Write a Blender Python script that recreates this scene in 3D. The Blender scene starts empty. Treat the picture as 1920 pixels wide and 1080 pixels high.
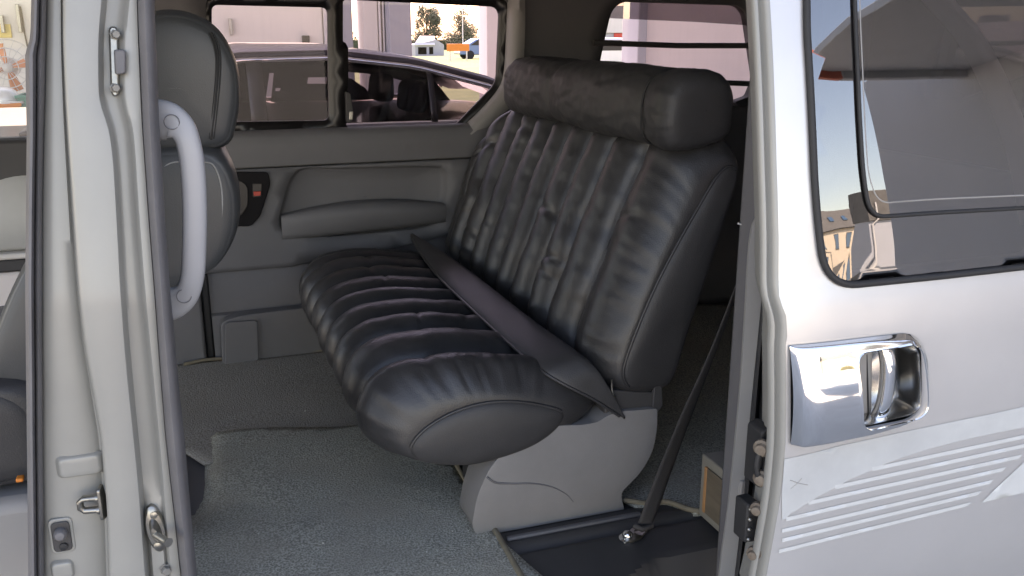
import bpy, bmesh, math, random
import numpy as np
from mathutils import Vector, noise
from mathutils.geometry import delaunay_2d_cdt
rad = math.radians
scene = bpy.context.scene
COL = scene.collection
# ------------------------------------------------------------------ camera
CAM = np.array([0, -1.03, .95]); PITCH = rad(15.83); YAW = rad(19.6); FPX = 1728.0
cd = bpy.data.cameras.new('camera'); cam = bpy.data.objects.new('camera', cd); COL.objects.link(cam)
cd.sensor_width = 36; cd.lens = 36*FPX/1920; cd.clip_start = .02; cd.clip_end = 3000
cam.location = CAM; cam.rotation_euler = (math.pi/2-PITCH, 0, -YAW)
scene.camera = cam
# ------------------------------------------------------------------ daylight
SUN_EL, SUN_AZ = rad(52), rad(5)          # azimuth measured from +Y towards +X
w = bpy.data.worlds.new('World'); scene.world = w; w.use_nodes = True
nt = w.node_tree; bg = nt.nodes['Background']
sky = nt.nodes.new('ShaderNodeTexSky'); sky.sky_type = 'NISHITA'; sky.sun_disc = False
sky.sun_elevation = SUN_EL; sky.sun_rotation = SUN_AZ; sky.altitude = 100; sky.air_density = 1.0; sky.dust_density = .6
nt.links.new(sky.outputs[0], bg.inputs[0]); bg.inputs[1].default_value = .13
sl = bpy.data.lights.new('sun', 'SUN'); sun = bpy.data.objects.new('sun', sl); COL.objects.link(sun)
sl.energy = 4.0; sl.angle = rad(.5); sl.color = (1, .97, .93)
sdir = Vector((math.sin(SUN_AZ)*math.cos(SUN_EL), math.cos(SUN_AZ)*math.cos(SUN_EL), math.sin(SUN_EL)))
sun.rotation_euler = sdir.to_track_quat('Z', 'Y').to_euler(); sun.location = (4, 6, 12)
vs = scene.view_settings
vs.view_transform = 'Standard'; vs.look = 'None'; vs.exposure = 2.5; vs.gamma = 1; vs.use_curve_mapping = False
vs.use_white_balance = True; vs.white_balance_temperature = 8700; vs.white_balance_tint = 22
cy = scene.cycles
cy.use_denoising = True; cy.max_bounces = 10; cy.transparent_max_bounces = 16; cy.diffuse_bounces = 6; cy.glossy_bounces = 5
cy.caustics_reflective = False; cy.sample_clamp_indirect = 6
# ------------------------------------------------------------------ pixel -> place
_F = np.array([math.sin(YAW)*math.cos(PITCH), math.cos(YAW)*math.cos(PITCH), -math.sin(PITCH)])
_R = np.array([math.cos(YAW), -math.sin(YAW), 0]); _U = np.cross(_R, _F)
def P(x, y, X=None, Y=None, Z=None):
    d = _R*(x-960)/FPX + _U*(540-y)/FPX + _F
    if X is not None: t = (X-CAM[0])/d[0]
    elif Y is not None: t = (Y-CAM[1])/d[1]
    else: t = (Z-CAM[2])/d[2]
    return CAM + d*t
def XZ(x, y, Y): p = P(x, y, Y=Y); return (p[0], p[2])
# ------------------------------------------------------------------ materials
def mat(name, col, rough=.5, metal=0., bump=0., bscale=200., var=0., vscale=6., coat=0., spec=.5, var2=None, crough=.06, bdet=3, stretch=None):
    m = bpy.data.materials.new(name); m.use_nodes = True; n = m.node_tree.nodes; l = m.node_tree.links
    b = n['Principled BSDF']
    b.inputs['Base Color'].default_value = (*col, 1); b.inputs['Roughness'].default_value = rough
    b.inputs['Metallic'].default_value = metal; b.inputs['Specular IOR Level'].default_value = spec
    b.inputs['Coat Weight'].default_value = coat; b.inputs['Coat Roughness'].default_value = crough
    tc = n.new('ShaderNodeTexCoord'); src = tc.outputs['Object']
    if stretch:
        mp = n.new('ShaderNodeMapping'); mp.inputs['Scale'].default_value = stretch; l.new(src, mp.inputs[0]); src = mp.outputs[0]
    if var > 0 or var2:
        t = n.new('ShaderNodeTexNoise'); t.inputs['Scale'].default_value = vscale; t.inputs['Detail'].default_value = 6; t.inputs['Roughness'].default_value = .65
        l.new(src, t.inputs['Vector'])
        r = n.new('ShaderNodeValToRGB'); l.new(t.outputs[0], r.inputs[0])
        c2 = var2 or tuple(c*(1+var) for c in col); c1 = col if var2 else tuple(c*(1-var) for c in col)
        r.color_ramp.elements[0].position = .32; r.color_ramp.elements[1].position = .68
        r.color_ramp.elements[0].color = (*c1, 1); r.color_ramp.elements[1].color = (*c2, 1)
        l.new(r.outputs[0], b.inputs['Base Color'])
        mr = n.new('ShaderNodeMapRange'); mr.inputs[3].default_value = max(0, rough-.06); mr.inputs[4].default_value = min(1, rough+.06)
        l.new(t.outputs[0], mr.inputs[0]); l.new(mr.outputs[0], b.inputs['Roughness'])
    if bump > 0:
        t2 = n.new('ShaderNodeTexNoise'); t2.inputs['Scale'].default_value = bscale; t2.inputs['Detail'].default_value = bdet
        l.new(src, t2.inputs['Vector'])
        bp = n.new('ShaderNodeBump'); bp.inputs['Strength'].default_value = bump; bp.inputs['Distance'].default_value = .002
        l.new(t2.outputs[0], bp.inputs['Height']); l.new(bp.outputs[0], b.inputs['Normal'])
    return m
def glass(name, tint, ior=1.5, gloss=(1, 1, 1), rough=0., dirt=0.):
    m = bpy.data.materials.new(name); m.use_nodes = True; n = m.node_tree.nodes; l = m.node_tree.links
    n.clear(); o = n.new('ShaderNodeOutputMaterial'); mx = n.new('ShaderNodeMixShader'); tr = n.new('ShaderNodeBsdfTransparent')
    gl = n.new('ShaderNodeBsdfGlossy'); fr = n.new('ShaderNodeFresnel'); fr.inputs[0].default_value = ior
    tr.inputs[0].default_value = (*tint, 1); gl.inputs['Color'].default_value = (*gloss, 1); gl.inputs['Roughness'].default_value = rough
    l.new(fr.outputs[0], mx.inputs[0]); l.new(tr.outputs[0], mx.inputs[1]); l.new(gl.outputs[0], mx.inputs[2])
    last = mx
    if dirt:
        tc = n.new('ShaderNodeTexCoord'); mp = n.new('ShaderNodeMapping'); mp.inputs['Scale'].default_value = (90, 90, 3)
        tn = n.new('ShaderNodeTexNoise'); tn.inputs['Scale'].default_value = 1.2; tn.inputs['Detail'].default_value = 6
        mr = n.new('ShaderNodeMapRange'); mr.inputs[1].default_value = .45; mr.inputs[2].default_value = .85; mr.inputs[4].default_value = dirt
        df = n.new('ShaderNodeBsdfDiffuse'); df.inputs[0].default_value = (.5, .48, .46, 1); mx2 = n.new('ShaderNodeMixShader')
        l.new(tc.outputs['Object'], mp.inputs[0]); l.new(mp.outputs[0], tn.inputs['Vector']); l.new(tn.outputs[0], mr.inputs[0])
        l.new(mr.outputs[0], mx2.inputs[0]); l.new(mx.outputs[0], mx2.inputs[1]); l.new(df.outputs[0], mx2.inputs[2]); last = mx2
    l.new(last.outputs[0], o.inputs[0])
    return m
M = {}
M['silver'] = mat('silver_paint', (.56, .553, .548), .36, .45, .03, 900, coat=.4, var=.05, vscale=2.2)
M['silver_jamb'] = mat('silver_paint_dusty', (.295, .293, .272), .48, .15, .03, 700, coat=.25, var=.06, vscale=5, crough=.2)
M['decal'] = mat('pale_decal', (.54, .56, .56), .55, .0, .02, 700, coat=.0, var=.05, vscale=30)
M['decal_worn'] = mat('worn_decal', (.51, .53, .53), .55, .0, .03, 500, coat=.0, var2=(.42, .435, .44), vscale=9)
M['chrome'] = mat('chrome', (.86, .86, .85), .05, 1.0)
M['steel'] = mat('dull_steel', (.33, .32, .29), .36, 1.0, .1, 300, var=.15, vscale=40)
M['rust'] = mat('rusty_steel', (.13, .095, .07), .7, .2, .3, 300, var2=(.22, .19, .155), vscale=60)
M['rubber'] = mat('black_rubber', (.13, .126, .13), .6, 0, .08, 500, var=.12, vscale=12)
M['rubber_dark'] = mat('dark_rubber', (.020, .020, .021), .65, 0, .08, 500, var=.12, vscale=12)
M['plastic'] = mat('grey_trim', (.138, .137, .142), .62, 0, .3, 650, var=.05, vscale=6)
M['plastic_d'] = mat('dark_grey_trim', (.12, .117, .121), .65, 0, .3, 650, var=.06, vscale=6)
M['plastic_l'] = mat('light_grey_trim', (.27, .26, .25), .5, 0, .08, 900, var=.03, vscale=6)
M['seatbase'] = mat('seat_base_grey', (.205, .199, .195), .5, 0, .25, 700, var=.10, vscale=5)
M['handle'] = mat('grab_handle_grey', (.34, .345, .36), .42, 0, .03, 900, var=.03, vscale=10)
M['black'] = mat('black_plastic', (.050, .048, .048), .62, 0, .05, 600, var=.1)
M['frit'] = mat('black_window_frame', (.010, .009, .0095), .35, 0, .02, 600, var=.1)
M['leather'] = mat('black_leather', (.036, .0352, .0362), .35, 0, .30, 420, var=.25, vscale=11, bdet=5)
M['leather_flat'] = mat('black_leather_matt', (.040, .039, .040), .48, 0, .25, 520, var=.14, vscale=9, bdet=4, spec=.42)
M['leather_front'] = mat('black_leather_lit', (.046, .049, .050), .42, 0, .16, 600, var=.08, vscale=9, bdet=4)  # same leather as the bench, colour lightened for light from the door
M['thread'] = mat('dark_thread', (.012, .012, .012), .7)
M['thread_l'] = mat('pale_thread', (.30, .30, .29), .7)
M['belt'] = mat('seat_belt_webbing', (.040, .038, .038), .62, 0, .5, 900, var=.1, vscale=30, stretch=(1, 1, .2))
def carpet(name, a, b, c):
    m = mat(name, a, .95, 0, 0, spec=.1); n = m.node_tree.nodes; l = m.node_tree.links; bs = n['Principled BSDF']
    tc = n.new('ShaderNodeTexCoord'); t = n.new('ShaderNodeTexNoise'); t.inputs['Scale'].default_value = 260; t.inputs['Detail'].default_value = 4
    t3 = n.new('ShaderNodeTexNoise'); t3.inputs['Scale'].default_value = 5; t3.inputs['Detail'].default_value = 5
    r = n.new('ShaderNodeValToRGB'); r.color_ramp.elements[0].position = .36; r.color_ramp.elements[1].position = .64
    r.color_ramp.elements[0].color = (*a, 1); r.color_ramp.elements[1].color = (*b, 1)
    mx = n.new('ShaderNodeMixRGB'); mx.inputs[2].default_value = (*c, 1); mr = n.new('ShaderNodeMapRange'); mr.inputs[1].default_value = .45; mr.inputs[2].default_value = .75; mr.inputs[4].default_value = .8
    l.new(tc.outputs['Object'], t.inputs[0]); l.new(tc.outputs['Object'], t3.inputs[0]); l.new(t.outputs[0], r.inputs[0])
    l.new(t3.outputs[0], mr.inputs[0]); l.new(mr.outputs[0], mx.inputs[0]); l.new(r.outputs[0], mx.inputs[1]); l.new(mx.outputs[0], bs.inputs[0])
    bp = n.new('ShaderNodeBump'); bp.inputs['Strength'].default_value = .9; bp.inputs['Distance'].default_value = .004
    l.new(t.outputs[0], bp.inputs['Height']); l.new(bp.outputs[0], bs.inputs['Normal'])
    return m
M['carpet'] = carpet('green_grey_carpet', (.215, .214, .182), (.53, .522, .455), (.35, .32, .27))
M['carpet_d'] = carpet('brown_carpet_shaded', (.24, .222, .195), (.46, .43, .385), (.31, .29, .255))  # brown far carpet; much of its difference is shade put into the colour
M['trimtape'] = mat('beige_edging', (.20, .17, .12), .8, 0, .3, 400, var=.15, vscale=30)
M['glass_pink'] = glass('pink_tinted_glass', (.95, .80, .88), ior=1.32, dirt=.03)
M['glass_dark'] = glass('smoked_glass', (.30, .265, .28), ior=2.6)
M['glass_clear'] = glass('clear_glass', (.90, .93, .90))
M['red'] = mat('red_plastic', (.55, .05, .03), .4, var=.05)
M['wood'] = mat('box_brown_board', (.15, .12, .085), .65, 0, .15, 300, var=.2, vscale=10, stretch=(1, 1, 8))
M['wood_l'] = mat('box_frame_board', (.24, .225, .19), .65, 0, .15, 300, var=.1, vscale=14)
M['wood_o'] = mat('box_orange_edge', (.42, .21, .09), .6, 0, .1, 300, var=.15, vscale=20)
M['concrete'] = mat('pale_concrete', (.36, .35, .33), .9, 0, .3, 30, var=.14, vscale=.6)
M['grass'] = mat('dry_grass', (.07, .12, .04), .95, 0, .5, 3, var2=(.17, .21, .08), vscale=.5)
M['wall_w'] = mat('white_render', (.72, .68, .64), .85, 0, .04, 40, var=.03, vscale=1.2)
M['wall_b'] = mat('beige_render', (.74, .69, .67), .85, 0, .12, 40, var=.04, vscale=1.2)
M['wall_g'] = mat('grey_render', (.38, .395, .43), .85, 0, .12, 40, var=.04, vscale=1)
M['steel_w'] = mat('white_steel', (.62, .60, .58), .45, 0, .02, 100, var=.04, vscale=2)
M['canopy'] = mat('canopy_sheet', (.40, .42, .45), .6, .0, .05, 30, var=.06, vscale=1)
M['red_steel'] = mat('red_fascia', (.48, .10, .05), .5, 0, .02, 50, var=.06, vscale=2)
M['car_dark'] = mat('taupe_car_paint', (.055, .046, .049), .5, .1, .02, 900, coat=.15, var=.03)
M['car_white'] = mat('white_car_paint', (.72, .72, .72), .3, .05, .02, 900, coat=1, var=.02)
M['car_blue'] = mat('blue_car_paint', (.10, .18, .36), .3, .3, .02, 900, coat=1, var=.02)
M['tyre'] = mat('tyre_rubber', (.02, .02, .02), .8, 0, .2, 100, var=.1)
M['car_glass'] = glass('car_glass', (.34, .31, .33), ior=1.27)
M['car_in'] = mat('car_interior_cloth', (.03, .03, .032), .8, 0, .2, 200, var=.1)
M['leaf'] = mat('tree_leaves', (.05, .07, .04), .75, 0, 0, var2=(.12, .14, .08), vscale=1.3)
M['bark'] = mat('tree_bark', (.09, .07, .05), .9, 0, .5, 20, var=.25, vscale=5)
M['orange'] = mat('orange_plastic', (.75, .22, .03), .5, var=.05)
M['green'] = mat('teal_plastic', (.06, .25, .20), .5, var=.05)
M['fanorange'] = glass('translucent_orange', (.95, .55, .35), ior=1.3)
M['fanorange'] = mat('fan_orange', (.72, .27, .12), .4, var=.04)
M['cream'] = mat('cream_house_wall', (.62, .53, .42), .85, 0, .1, 30, var=.04, vscale=.8)
M['slate'] = mat('slate_roof', (.12, .115, .11), .7, 0, .3, 15, var=.15, vscale=2)
M['winblue'] = mat('house_window_pane', (.06, .12, .2), .08, 0, 0, spec=.9, var=.05)
M['bush'] = mat('shrub_leaves', (.07, .10, .03), .8, 0, 0, var2=(.2, .17, .06), vscale=2)
M['dirt_white'] = mat('crumb', (.6, .58, .52), .8, var=.1)
# ------------------------------------------------------------------ builders
def link(name, me, material=None, parent=None, smooth=None):
    o = bpy.data.objects.new(name, me); COL.objects.link(o)
    if material is not None: me.materials.append(M[material] if isinstance(material, str) else material)
    if parent is not None: o.parent = parent
    if smooth is not None:
        me.shade_smooth()
        if smooth < 179: me.set_sharp_from_angle(angle=rad(smooth))
    return o
def mesh(name, v, f):
    me = bpy.data.meshes.new(name); me.from_pydata([tuple(map(float, p)) for p in v], [], f); me.update(); return me
def thing(name, label, cat, group=None, loc=(0, 0, 0)):
    o = bpy.data.objects.new(name, None); COL.objects.link(o); o.location = loc; o.empty_display_size = .1
    o['label'] = label; o['category'] = cat
    if group: o['group'] = group
    return o
def tag(o, label, cat, group=None):
    o['label'] = label; o['category'] = cat
    if group: o['group'] = group
    return o
def struct(o): o['kind'] = 'structure'; return o
def flipfix(me):
    bm = bmesh.new(); bm.from_mesh(me); bmesh.ops.recalc_face_normals(bm, faces=bm.faces); bm.to_mesh(me); bm.free(); return me
def grid(name, rows, material, parent=None, cu=False, cv=False, caps=False, smooth=180, solid=0, soff=-1):
    rows = [list(r) for r in rows]; m, n = len(rows), len(rows[0]); v = [p for r in rows for p in r]; f = []
    for i in range(m if cv else m-1):
        for j in range(n if cu else n-1):
            a, b = i*n+j, i*n+(j+1) % n; c, d = ((i+1) % m)*n+(j+1) % n, ((i+1) % m)*n+j
            f.append((a, b, c, d))
    if caps and cu: f.append(tuple(range(n))[::-1]); f.append(tuple((m-1)*n+j for j in range(n)))
    me = flipfix(mesh(name, v, f)); o = link(name, me, material, parent, smooth)
    if solid:
        md = o.modifiers.new('thick', 'SOLIDIFY'); md.thickness = solid; md.offset = soff
    return o
def bev(o, wd, seg=3, ang=30):
    md = o.modifiers.new('bevel', 'BEVEL'); md.width = wd; md.segments = seg; md.limit_method = 'ANGLE'; md.angle_limit = rad(ang); md.harden_normals = False
    return o
def prism(name, poly, y0, y1, material, parent=None, bevel=0, axis='Y', seg=3, smooth=40):
    n = len(poly)
    def q(a, b, c): return (a, c, b) if axis == 'Y' else ((c, a, b) if axis == 'X' else (a, b, c))
    v = [q(a, b, y0) for a, b in poly]+[q(a, b, y1) for a, b in poly]
    f = [tuple(range(n)), tuple(range(n, 2*n))[::-1]]+[(i, i+n, (i+1) % n+n, (i+1) % n) for i in range(n)]
    o = link(name, flipfix(mesh(name, v, f)), material, parent, smooth)
    if bevel: bev(o, bevel, seg)
    return o
def box(name, a, b, material, parent=None, bevel=0, seg=2):
    return prism(name, [(a[0], a[2]), (b[0], a[2]), (b[0], b[2]), (a[0], b[2])], a[1], b[1], material, parent, bevel, seg=seg)
def resample(pts, step, closed=False):
    pts = [np.array(p, float) for p in pts]; out = []; n = len(pts)
    for i in range(n if closed else n-1):
        a, b = pts[i], pts[(i+1) % n]; k = max(1, int(np.linalg.norm(b-a)/step+.5))
        out += [a+(b-a)*j/k for j in range(k)]
    if not closed: out.append(pts[-1])
    return out
def spline(pts, k=8, closed=False):
    pts = [np.array(p, float) for p in pts]; n = len(pts); out = []
    for i in range(n if closed else n-1):
        p1, p2 = pts[i], pts[(i+1) % n]
        p0 = pts[i-1] if (closed or i > 0) else 2*p1-p2
        p3 = pts[(i+2) % n] if (closed or i+2 < n) else 2*p2-p1
        for j in range(k):
            t = j/k; out.append(.5*((2*p1)+(-p0+p2)*t+(2*p0-5*p1+4*p2-p3)*t*t+(-p0+3*p1-3*p2+p3)*t**3))
    if not closed: out.append(pts[-1])
    return out
def roundpoly(poly, r, k=6):
    out = []; n = len(poly); rr = r if isinstance(r, (list, tuple)) else [r]*n
    for i in range(n):
        p = np.array(poly[i], float); a = np.array(poly[i-1], float)-p; b = np.array(poly[(i+1) % n], float)-p
        la, lb = np.linalg.norm(a), np.linalg.norm(b); d = min(rr[i], la*.49, lb*.49)
        if d < 1e-6: out.append(p); continue
        s, e = p+a/la*d, p+b/lb*d
        for j in range(k+1):
            t = j/k; out.append((1-t)**2*s+2*t*(1-t)*p+t*t*e)
    return out
def frames(pts):
    pts = [Vector(p) for p in pts]; T = []
    for i in range(len(pts)):
        a = pts[max(0, i-1)]; b = pts[min(len(pts)-1, i+1)]; T.append((b-a).normalized())
    u = T[0].orthogonal().normalized(); fr = []
    for i, t in enumerate(T):
        u = (u-t*u.dot(t)); u = u.normalized() if u.length > 1e-6 else t.orthogonal().normalized()
        fr.append((pts[i], u, t.cross(u)))
    return fr
def tube(name, pts, r, material, parent=None, n=10, closed=False, smooth=60):
    pts = [Vector(p) for p in pts]
    if closed: pts = pts+[pts[0]]
    rows = []; fr = frames(pts)
    for i, (p, u, v) in enumerate(fr):
        rr = r[i] if isinstance(r, (list, tuple)) else r
        rows.append([p+(u*math.cos(2*math.pi*j/n)+v*math.sin(2*math.pi*j/n))*rr for j in range(n)])
    return grid(name, rows, material, parent, cu=True, caps=not closed, smooth=smooth)
def sweep(name, pts, prof, up, material, parent=None, smooth=50):
    """profile of (side, up) offsets carried along pts; `up` is a fixed vector"""
    pts = [Vector(p) for p in pts]; up = Vector(up); rows = []
    for i, p in enumerate(pts):
        t = (pts[min(len(pts)-1, i+1)]-pts[max(0, i-1)]).normalized(); s = t.cross(up).normalized()
        rows.append([p+s*a+up*b for a, b in prof])
    return grid(name, rows, material, parent, cu=True, caps=True, smooth=smooth)
def inpoly(p, poly):
    x, y = p; c = False; n = len(poly)
    for i in range(n):
        x1, y1 = poly[i]; x2, y2 = poly[i-1]
        if (y1 > y) != (y2 > y) and x < (x2-x1)*(y-y1)/(y2-y1)+x1: c = not c
    return c
def sheet(name, outline, holes, fn, material, parent=None, step=.02, thick=0, soff=-1, smooth=180):
    vs_, es = [], []
    loops = [outline]+list(holes)
    for lp in loops:
        q = resample(lp, step, True); s = len(vs_); vs_ += [Vector((float(a), float(b))) for a, b in q]
        es += [(s+i, s+(i+1) % len(q)) for i in range(len(q))]
    xs = [p[0] for p in outline]; ys = [p[1] for p in outline]; nb = len(vs_)
    bpts = np.array([[v.x, v.y] for v in vs_])
    gx = np.arange(min(xs)+step/2, max(xs), step); gy = np.arange(min(ys)+step/2, max(ys), step)
    for j, b in enumerate(gy):
        for a in gx:
            a2 = a+(step/2 if j % 2 else 0)
            if not inpoly((a2, b), outline) or any(inpoly((a2, b), h) for h in holes): continue
            if np.min(np.hypot(bpts[:nb, 0]-a2, bpts[:nb, 1]-b)) < step*.5: continue
            vs_.append(Vector((float(a2), float(b))))
    ov, oe, of, _, _, _ = delaunay_2d_cdt(vs_, es, [], 0, 1e-7)
    f = []
    for t in of:
        c = sum((ov[i] for i in t), Vector((0, 0)))/len(t)
        if inpoly(c, outline) and not any(inpoly(c, h) for h in holes): f.append(tuple(t))
    me = mesh(name, [fn(p.x, p.y) for p in ov], f)
    bm = bmesh.new(); bm.from_mesh(me)
    bmesh.ops.delete(bm, geom=[v for v in bm.verts if not v.link_faces], context='VERTS')
    bmesh.ops.recalc_face_normals(bm, faces=bm.faces)
    av = sum((f_.normal*f_.calc_area() for f_ in bm.faces), Vector((0, 0, 0)))
    if (av.z < 0 if abs(av.z) > abs(av.y) else av.y > 0): bmesh.ops.reverse_faces(bm, faces=bm.faces)
    bm.to_mesh(me); bm.free()
    o = link(name, me, material, parent, smooth)
    if thick:
        md = o.modifiers.new('thick', 'SOLIDIFY'); md.thickness = thick; md.offset = soff
    return o
def lathe(name, prof, center, axis, material, parent=None, n=20, smooth=40):
    ax = Vector(axis).normalized(); u = ax.orthogonal().normalized(); v = ax.cross(u); c = Vector(center)
    rows = [[c+ax*h+(u*math.cos(2*math.pi*j/n)+v*math.sin(2*math.pi*j/n))*r for j in range(n)] for r, h in prof]
    return grid(name, rows, material, parent, cu=True, caps=True, smooth=smooth)
def hexbolt(c, axis, r, h, material, parent, name='bolt'):
    return lathe(name, [(r*1.25, 0), (r*1.25, h*.15), (r, h*.18), (r, h*.9), (r*.85, h)], c, axis, material, parent, n=6, smooth=30)
def sstep(a, b, x): t = min(1, max(0, (x-a)/(b-a))); return t*t*(3-2*t)
def N3(x, y, z): return noise.noise(Vector((x, y, z)))

# ================================================================== THE GROUND AND THE WORKSHOP BAY
GZ = -.60
def gz(x, y):
    d = max(0, y-11); e = max(0, -y-20)
    return GZ-.0135*d if d else GZ+.0*e
ys = [-80, -60, -40, -25, -20, -10, -4, 0, 4, 8, 11, 15, 20, 30, 45, 60, 90, 130, 200, 400, 900]
xs = [-600, -200, -80, -40, -20, -10, -5, 0, 5, 10, 20, 40, 80, 200, 600]
struct(grid('ground', [[(x, y, gz(x, y)-.06*(y < -14)) for x in xs] for y in ys], 'concrete'))
struct(grid('meadow', [[(x, y, gz(x, y)+.02) for x in (-200, -60, -30, -10, 0, 10, 20, 30, 45, 60, 100, 300)] for y in (14, 24, 34, 45, 60, 80, 110, 160, 250, 500)], 'grass'))
BW = 7.2; TOPZ = 3.25
bay = thing('workshop_building', 'pale rendered workshop wall with open doorways behind the van and the dark sedan', 'building')
def wallpiece(x0, x1, m, y0=BW, y1=BW+.25, name='wall', top=TOPZ, bot=GZ-.05): return box(name, (x0, y0, bot), (x1, y1, top), m, bay, .01)
wallpiece(-6, 1.22, 'wall_w')
wallpiece(1.225, 1.30, 'steel_w', BW-.05, BW+.2, 'door_post')
wallpiece(1.30, 1.475, 'wall_g')
wallpiece(1.565, 1.69, 'wall_w', BW-.03, BW+.28)
for a in (1.695, 1.725): wallpiece(a, a+.018, 'steel_w', BW-.06, BW+.2, 'door_post')
wallpiece(1.75, 1.945, 'wall_g', BW-.2, BW+.25, 'column')
wallpiece(2.69, 3.35, 'wall_b')
wallpiece(4.165, 4.26, 'wall_g', BW-.1, BW+.25, 'column')
wallpiece(4.262, 6.6, 'wall_b')
box('lintel', (1.475, BW+.05, 2.6), (4.165, BW+.2, TOPZ), 'wall_w', bay, .01)
box('side_wall', (6.6, -6.6, GZ-.05), (6.85, BW+.25, TOPZ), 'wall_g', bay, .01)
box('roof', (-6, -.9, TOPZ+.002), (6.9, 5.7, TOPZ+.18), 'canopy', bay, .01)
box('fascia', (-6, -1.0, TOPZ-.1), (6.9, -.9, TOPZ+.3), 'canopy', bay, .015)
box('wing_roof', (4.25, -5.2, 2.90), (6.6, -1.0, 2.98), 'canopy', bay, .01)
box('wing_fascia', (4.25, -5.3, 2.80), (5.15, -5.202, 3.2), 'red_steel', bay, .015)
box('wing_fascia', (5.152, -5.3, 2.80), (6.6, -5.202, 3.2), 'canopy', bay, .015)
for x in np.arange(-5.6, 6.6, 1.2):
    box('roof_beam', (x, -.88, TOPZ-.16), (x+.1, 5.68, TOPZ-.002), 'canopy', bay, .008)
# small fittings on the white wall
for (px, py, h) in [(34, 20, .16), (4, 36, .10), (432, 42, .10)]:
    p = P(px, py, Y=BW); o = box('hook', (p[0]-.012, BW-.04, p[2]-h), (p[0]+.012, BW+.0, p[2]+h*.3), 'steel', bay, .003)
p = P(573, 78, Y=BW); box('socket', (p[0]-.03, BW-.04, p[2]-.05), (p[0]+.03, BW, p[2]+.05), 'black', bay, .005)
tube('cable', [P(38, 12, Y=BW-.01), P(42, 35, Y=BW-.01), P(46, 62, Y=BW-.01), P(53, 95, Y=BW-.01)], .006, 'black', bay, 6)
p = P(5, 58, Y=BW); box('notice', (p[0]-.05, BW-.012, p[2]-.05), (p[0]+.06, BW, p[2]+.05), mat('yellow_card', (.75, .58, .2), .7, var=.05), bay, .002)

# --- work table with crates, helmet and fan, seen past the front pillar
TY = 5.5
tp = P(20, 236, Y=TY)
wt = thing('work_table', 'pale work table carrying crates below the fan, at the left edge', 'table', loc=(tp[0], TY, GZ))
def loc(o, base): o.parent = base; o.matrix_parent_inverse = base.matrix_world.inverted(); return o
bpy.context.view_layer.update()
tz = tp[2]
def under(root, o): o.parent = root; o.location = tuple(-c for c in root.location); return o
under(wt, box('table_top', (tp[0]-.9, TY-.3, tz-.04), (tp[0]+.7, TY+.4, tz), 'steel_w', None, .006))
for sx in (-.8, .6):
    for sy in (-.24, .34): under(wt, box('leg', (tp[0]+sx, TY+sy, GZ), (tp[0]+sx+.05, TY+sy+.05, tz-.04), 'steel', None, .005))
def crate(px0, px1, py0, py1, m, label, y=TY, d=.28):
    a = P(px0, py1, Y=y); b = P(px1, py0, Y=y); t = .012; z0, z1 = a[2], b[2]
    r = thing('crate', label, 'crate', 'crates on the work table', (0.5*(a[0]+b[0]), y+d/2, z0))
    under(r, box('base', (a[0], y, z0), (b[0], y+d, z0+t), m, None, .003))
    under(r, box('side', (a[0], y, z0+t), (b[0], y+t, z1), m, None, .003)); under(r, box('side', (a[0], y+d-t, z0+t), (b[0], y+d, z1), m, None, .003))
    under(r, box('side', (a[0], y+t, z0+t), (a[0]+t, y+d-t, z1), m, None, .003)); under(r, box('side', (b[0]-t, y+t, z0+t), (b[0], y+d-t, z1), m, None, .003))
    under(r, box('rim', (a[0]-.012, y-.012, z1-.02), (b[0]+.012, y, z1), m, None, .003))
    return r
crate(-40, 22, 214, 233, 'green', 'teal plastic crate under the orange crate')
crate(-45, 36, 193, 213, 'orange', 'orange plastic crate stacked on a teal crate')
crate(36, 62, 178, 214, 'green', 'green plastic bin beside the pillar seal', TY+.02, .25)
crate(42, 66, 215, 233, 'wood_o', 'brown box under the green bin', TY+.02, .25)
hp = P(10, 192, Y=TY+.1)
hm = thing('white_helmet', 'white rounded helmet lying in the orange crate', 'helmet', loc=tuple(hp))
under(hm, lathe('shell', [(.002, .098), (.03, .095), (.055, .082), (.075, .058), (.085, .02), (.086, 0)], hp, (0.2, -.1, 1), 'car_white', None, 20))
under(hm, prism('peak', roundpoly([(hp[0]-.02, hp[1]-.12), (hp[0]+.12, hp[1]-.1), (hp[0]+.11, hp[1]), (hp[0]-.02, hp[1])], .03), hp[2]-.002, hp[2]+.012, 'car_white', None, .003, axis='Z'))
fc = P(15, 127, Y=6.1)
fan = thing('pedestal_fan', 'standing fan with orange blades against the white wall', 'fan', loc=(fc[0], 6.1, GZ))
R_ = .185
for k in range(4):
    a0 = k*math.pi/2+.25; rows = []
    for r in np.linspace(.03, R_*.86, 6):
        wd = .75-.35*r/R_
        rows.append([(fc[0]+r*math.cos(a0+s*wd*.5), 6.1+.02*s, fc[2]+r*math.sin(a0+s*wd*.5)) for s in (-1, -.5, 0, .5, 1)])
    under(fan, grid('blade', rows, 'fanorange', None, solid=.004))
under(fan, lathe('hub', [(.0, -.05), (.02, -.048), (.03, -.04), (.032, 0), (.03, .05), (.06, .06), (.06, .16), (.03, .19)], (fc[0], 6.1, fc[2]), (0, 1, 0), 'steel_w', None, 18))
ring = lambda r, y: [(fc[0]+r*math.cos(t), y, fc[2]+r*math.sin(t)) for t in np.linspace(0, 2*math.pi, 40)[:-1]]
for r, y in ((R_, 6.1), (R_*.7, 6.045), (R_*.4, 6.035)): under(fan, tube('guard_ring', ring(r, y), .0035, 'steel_w', None, 6, True))
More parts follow.
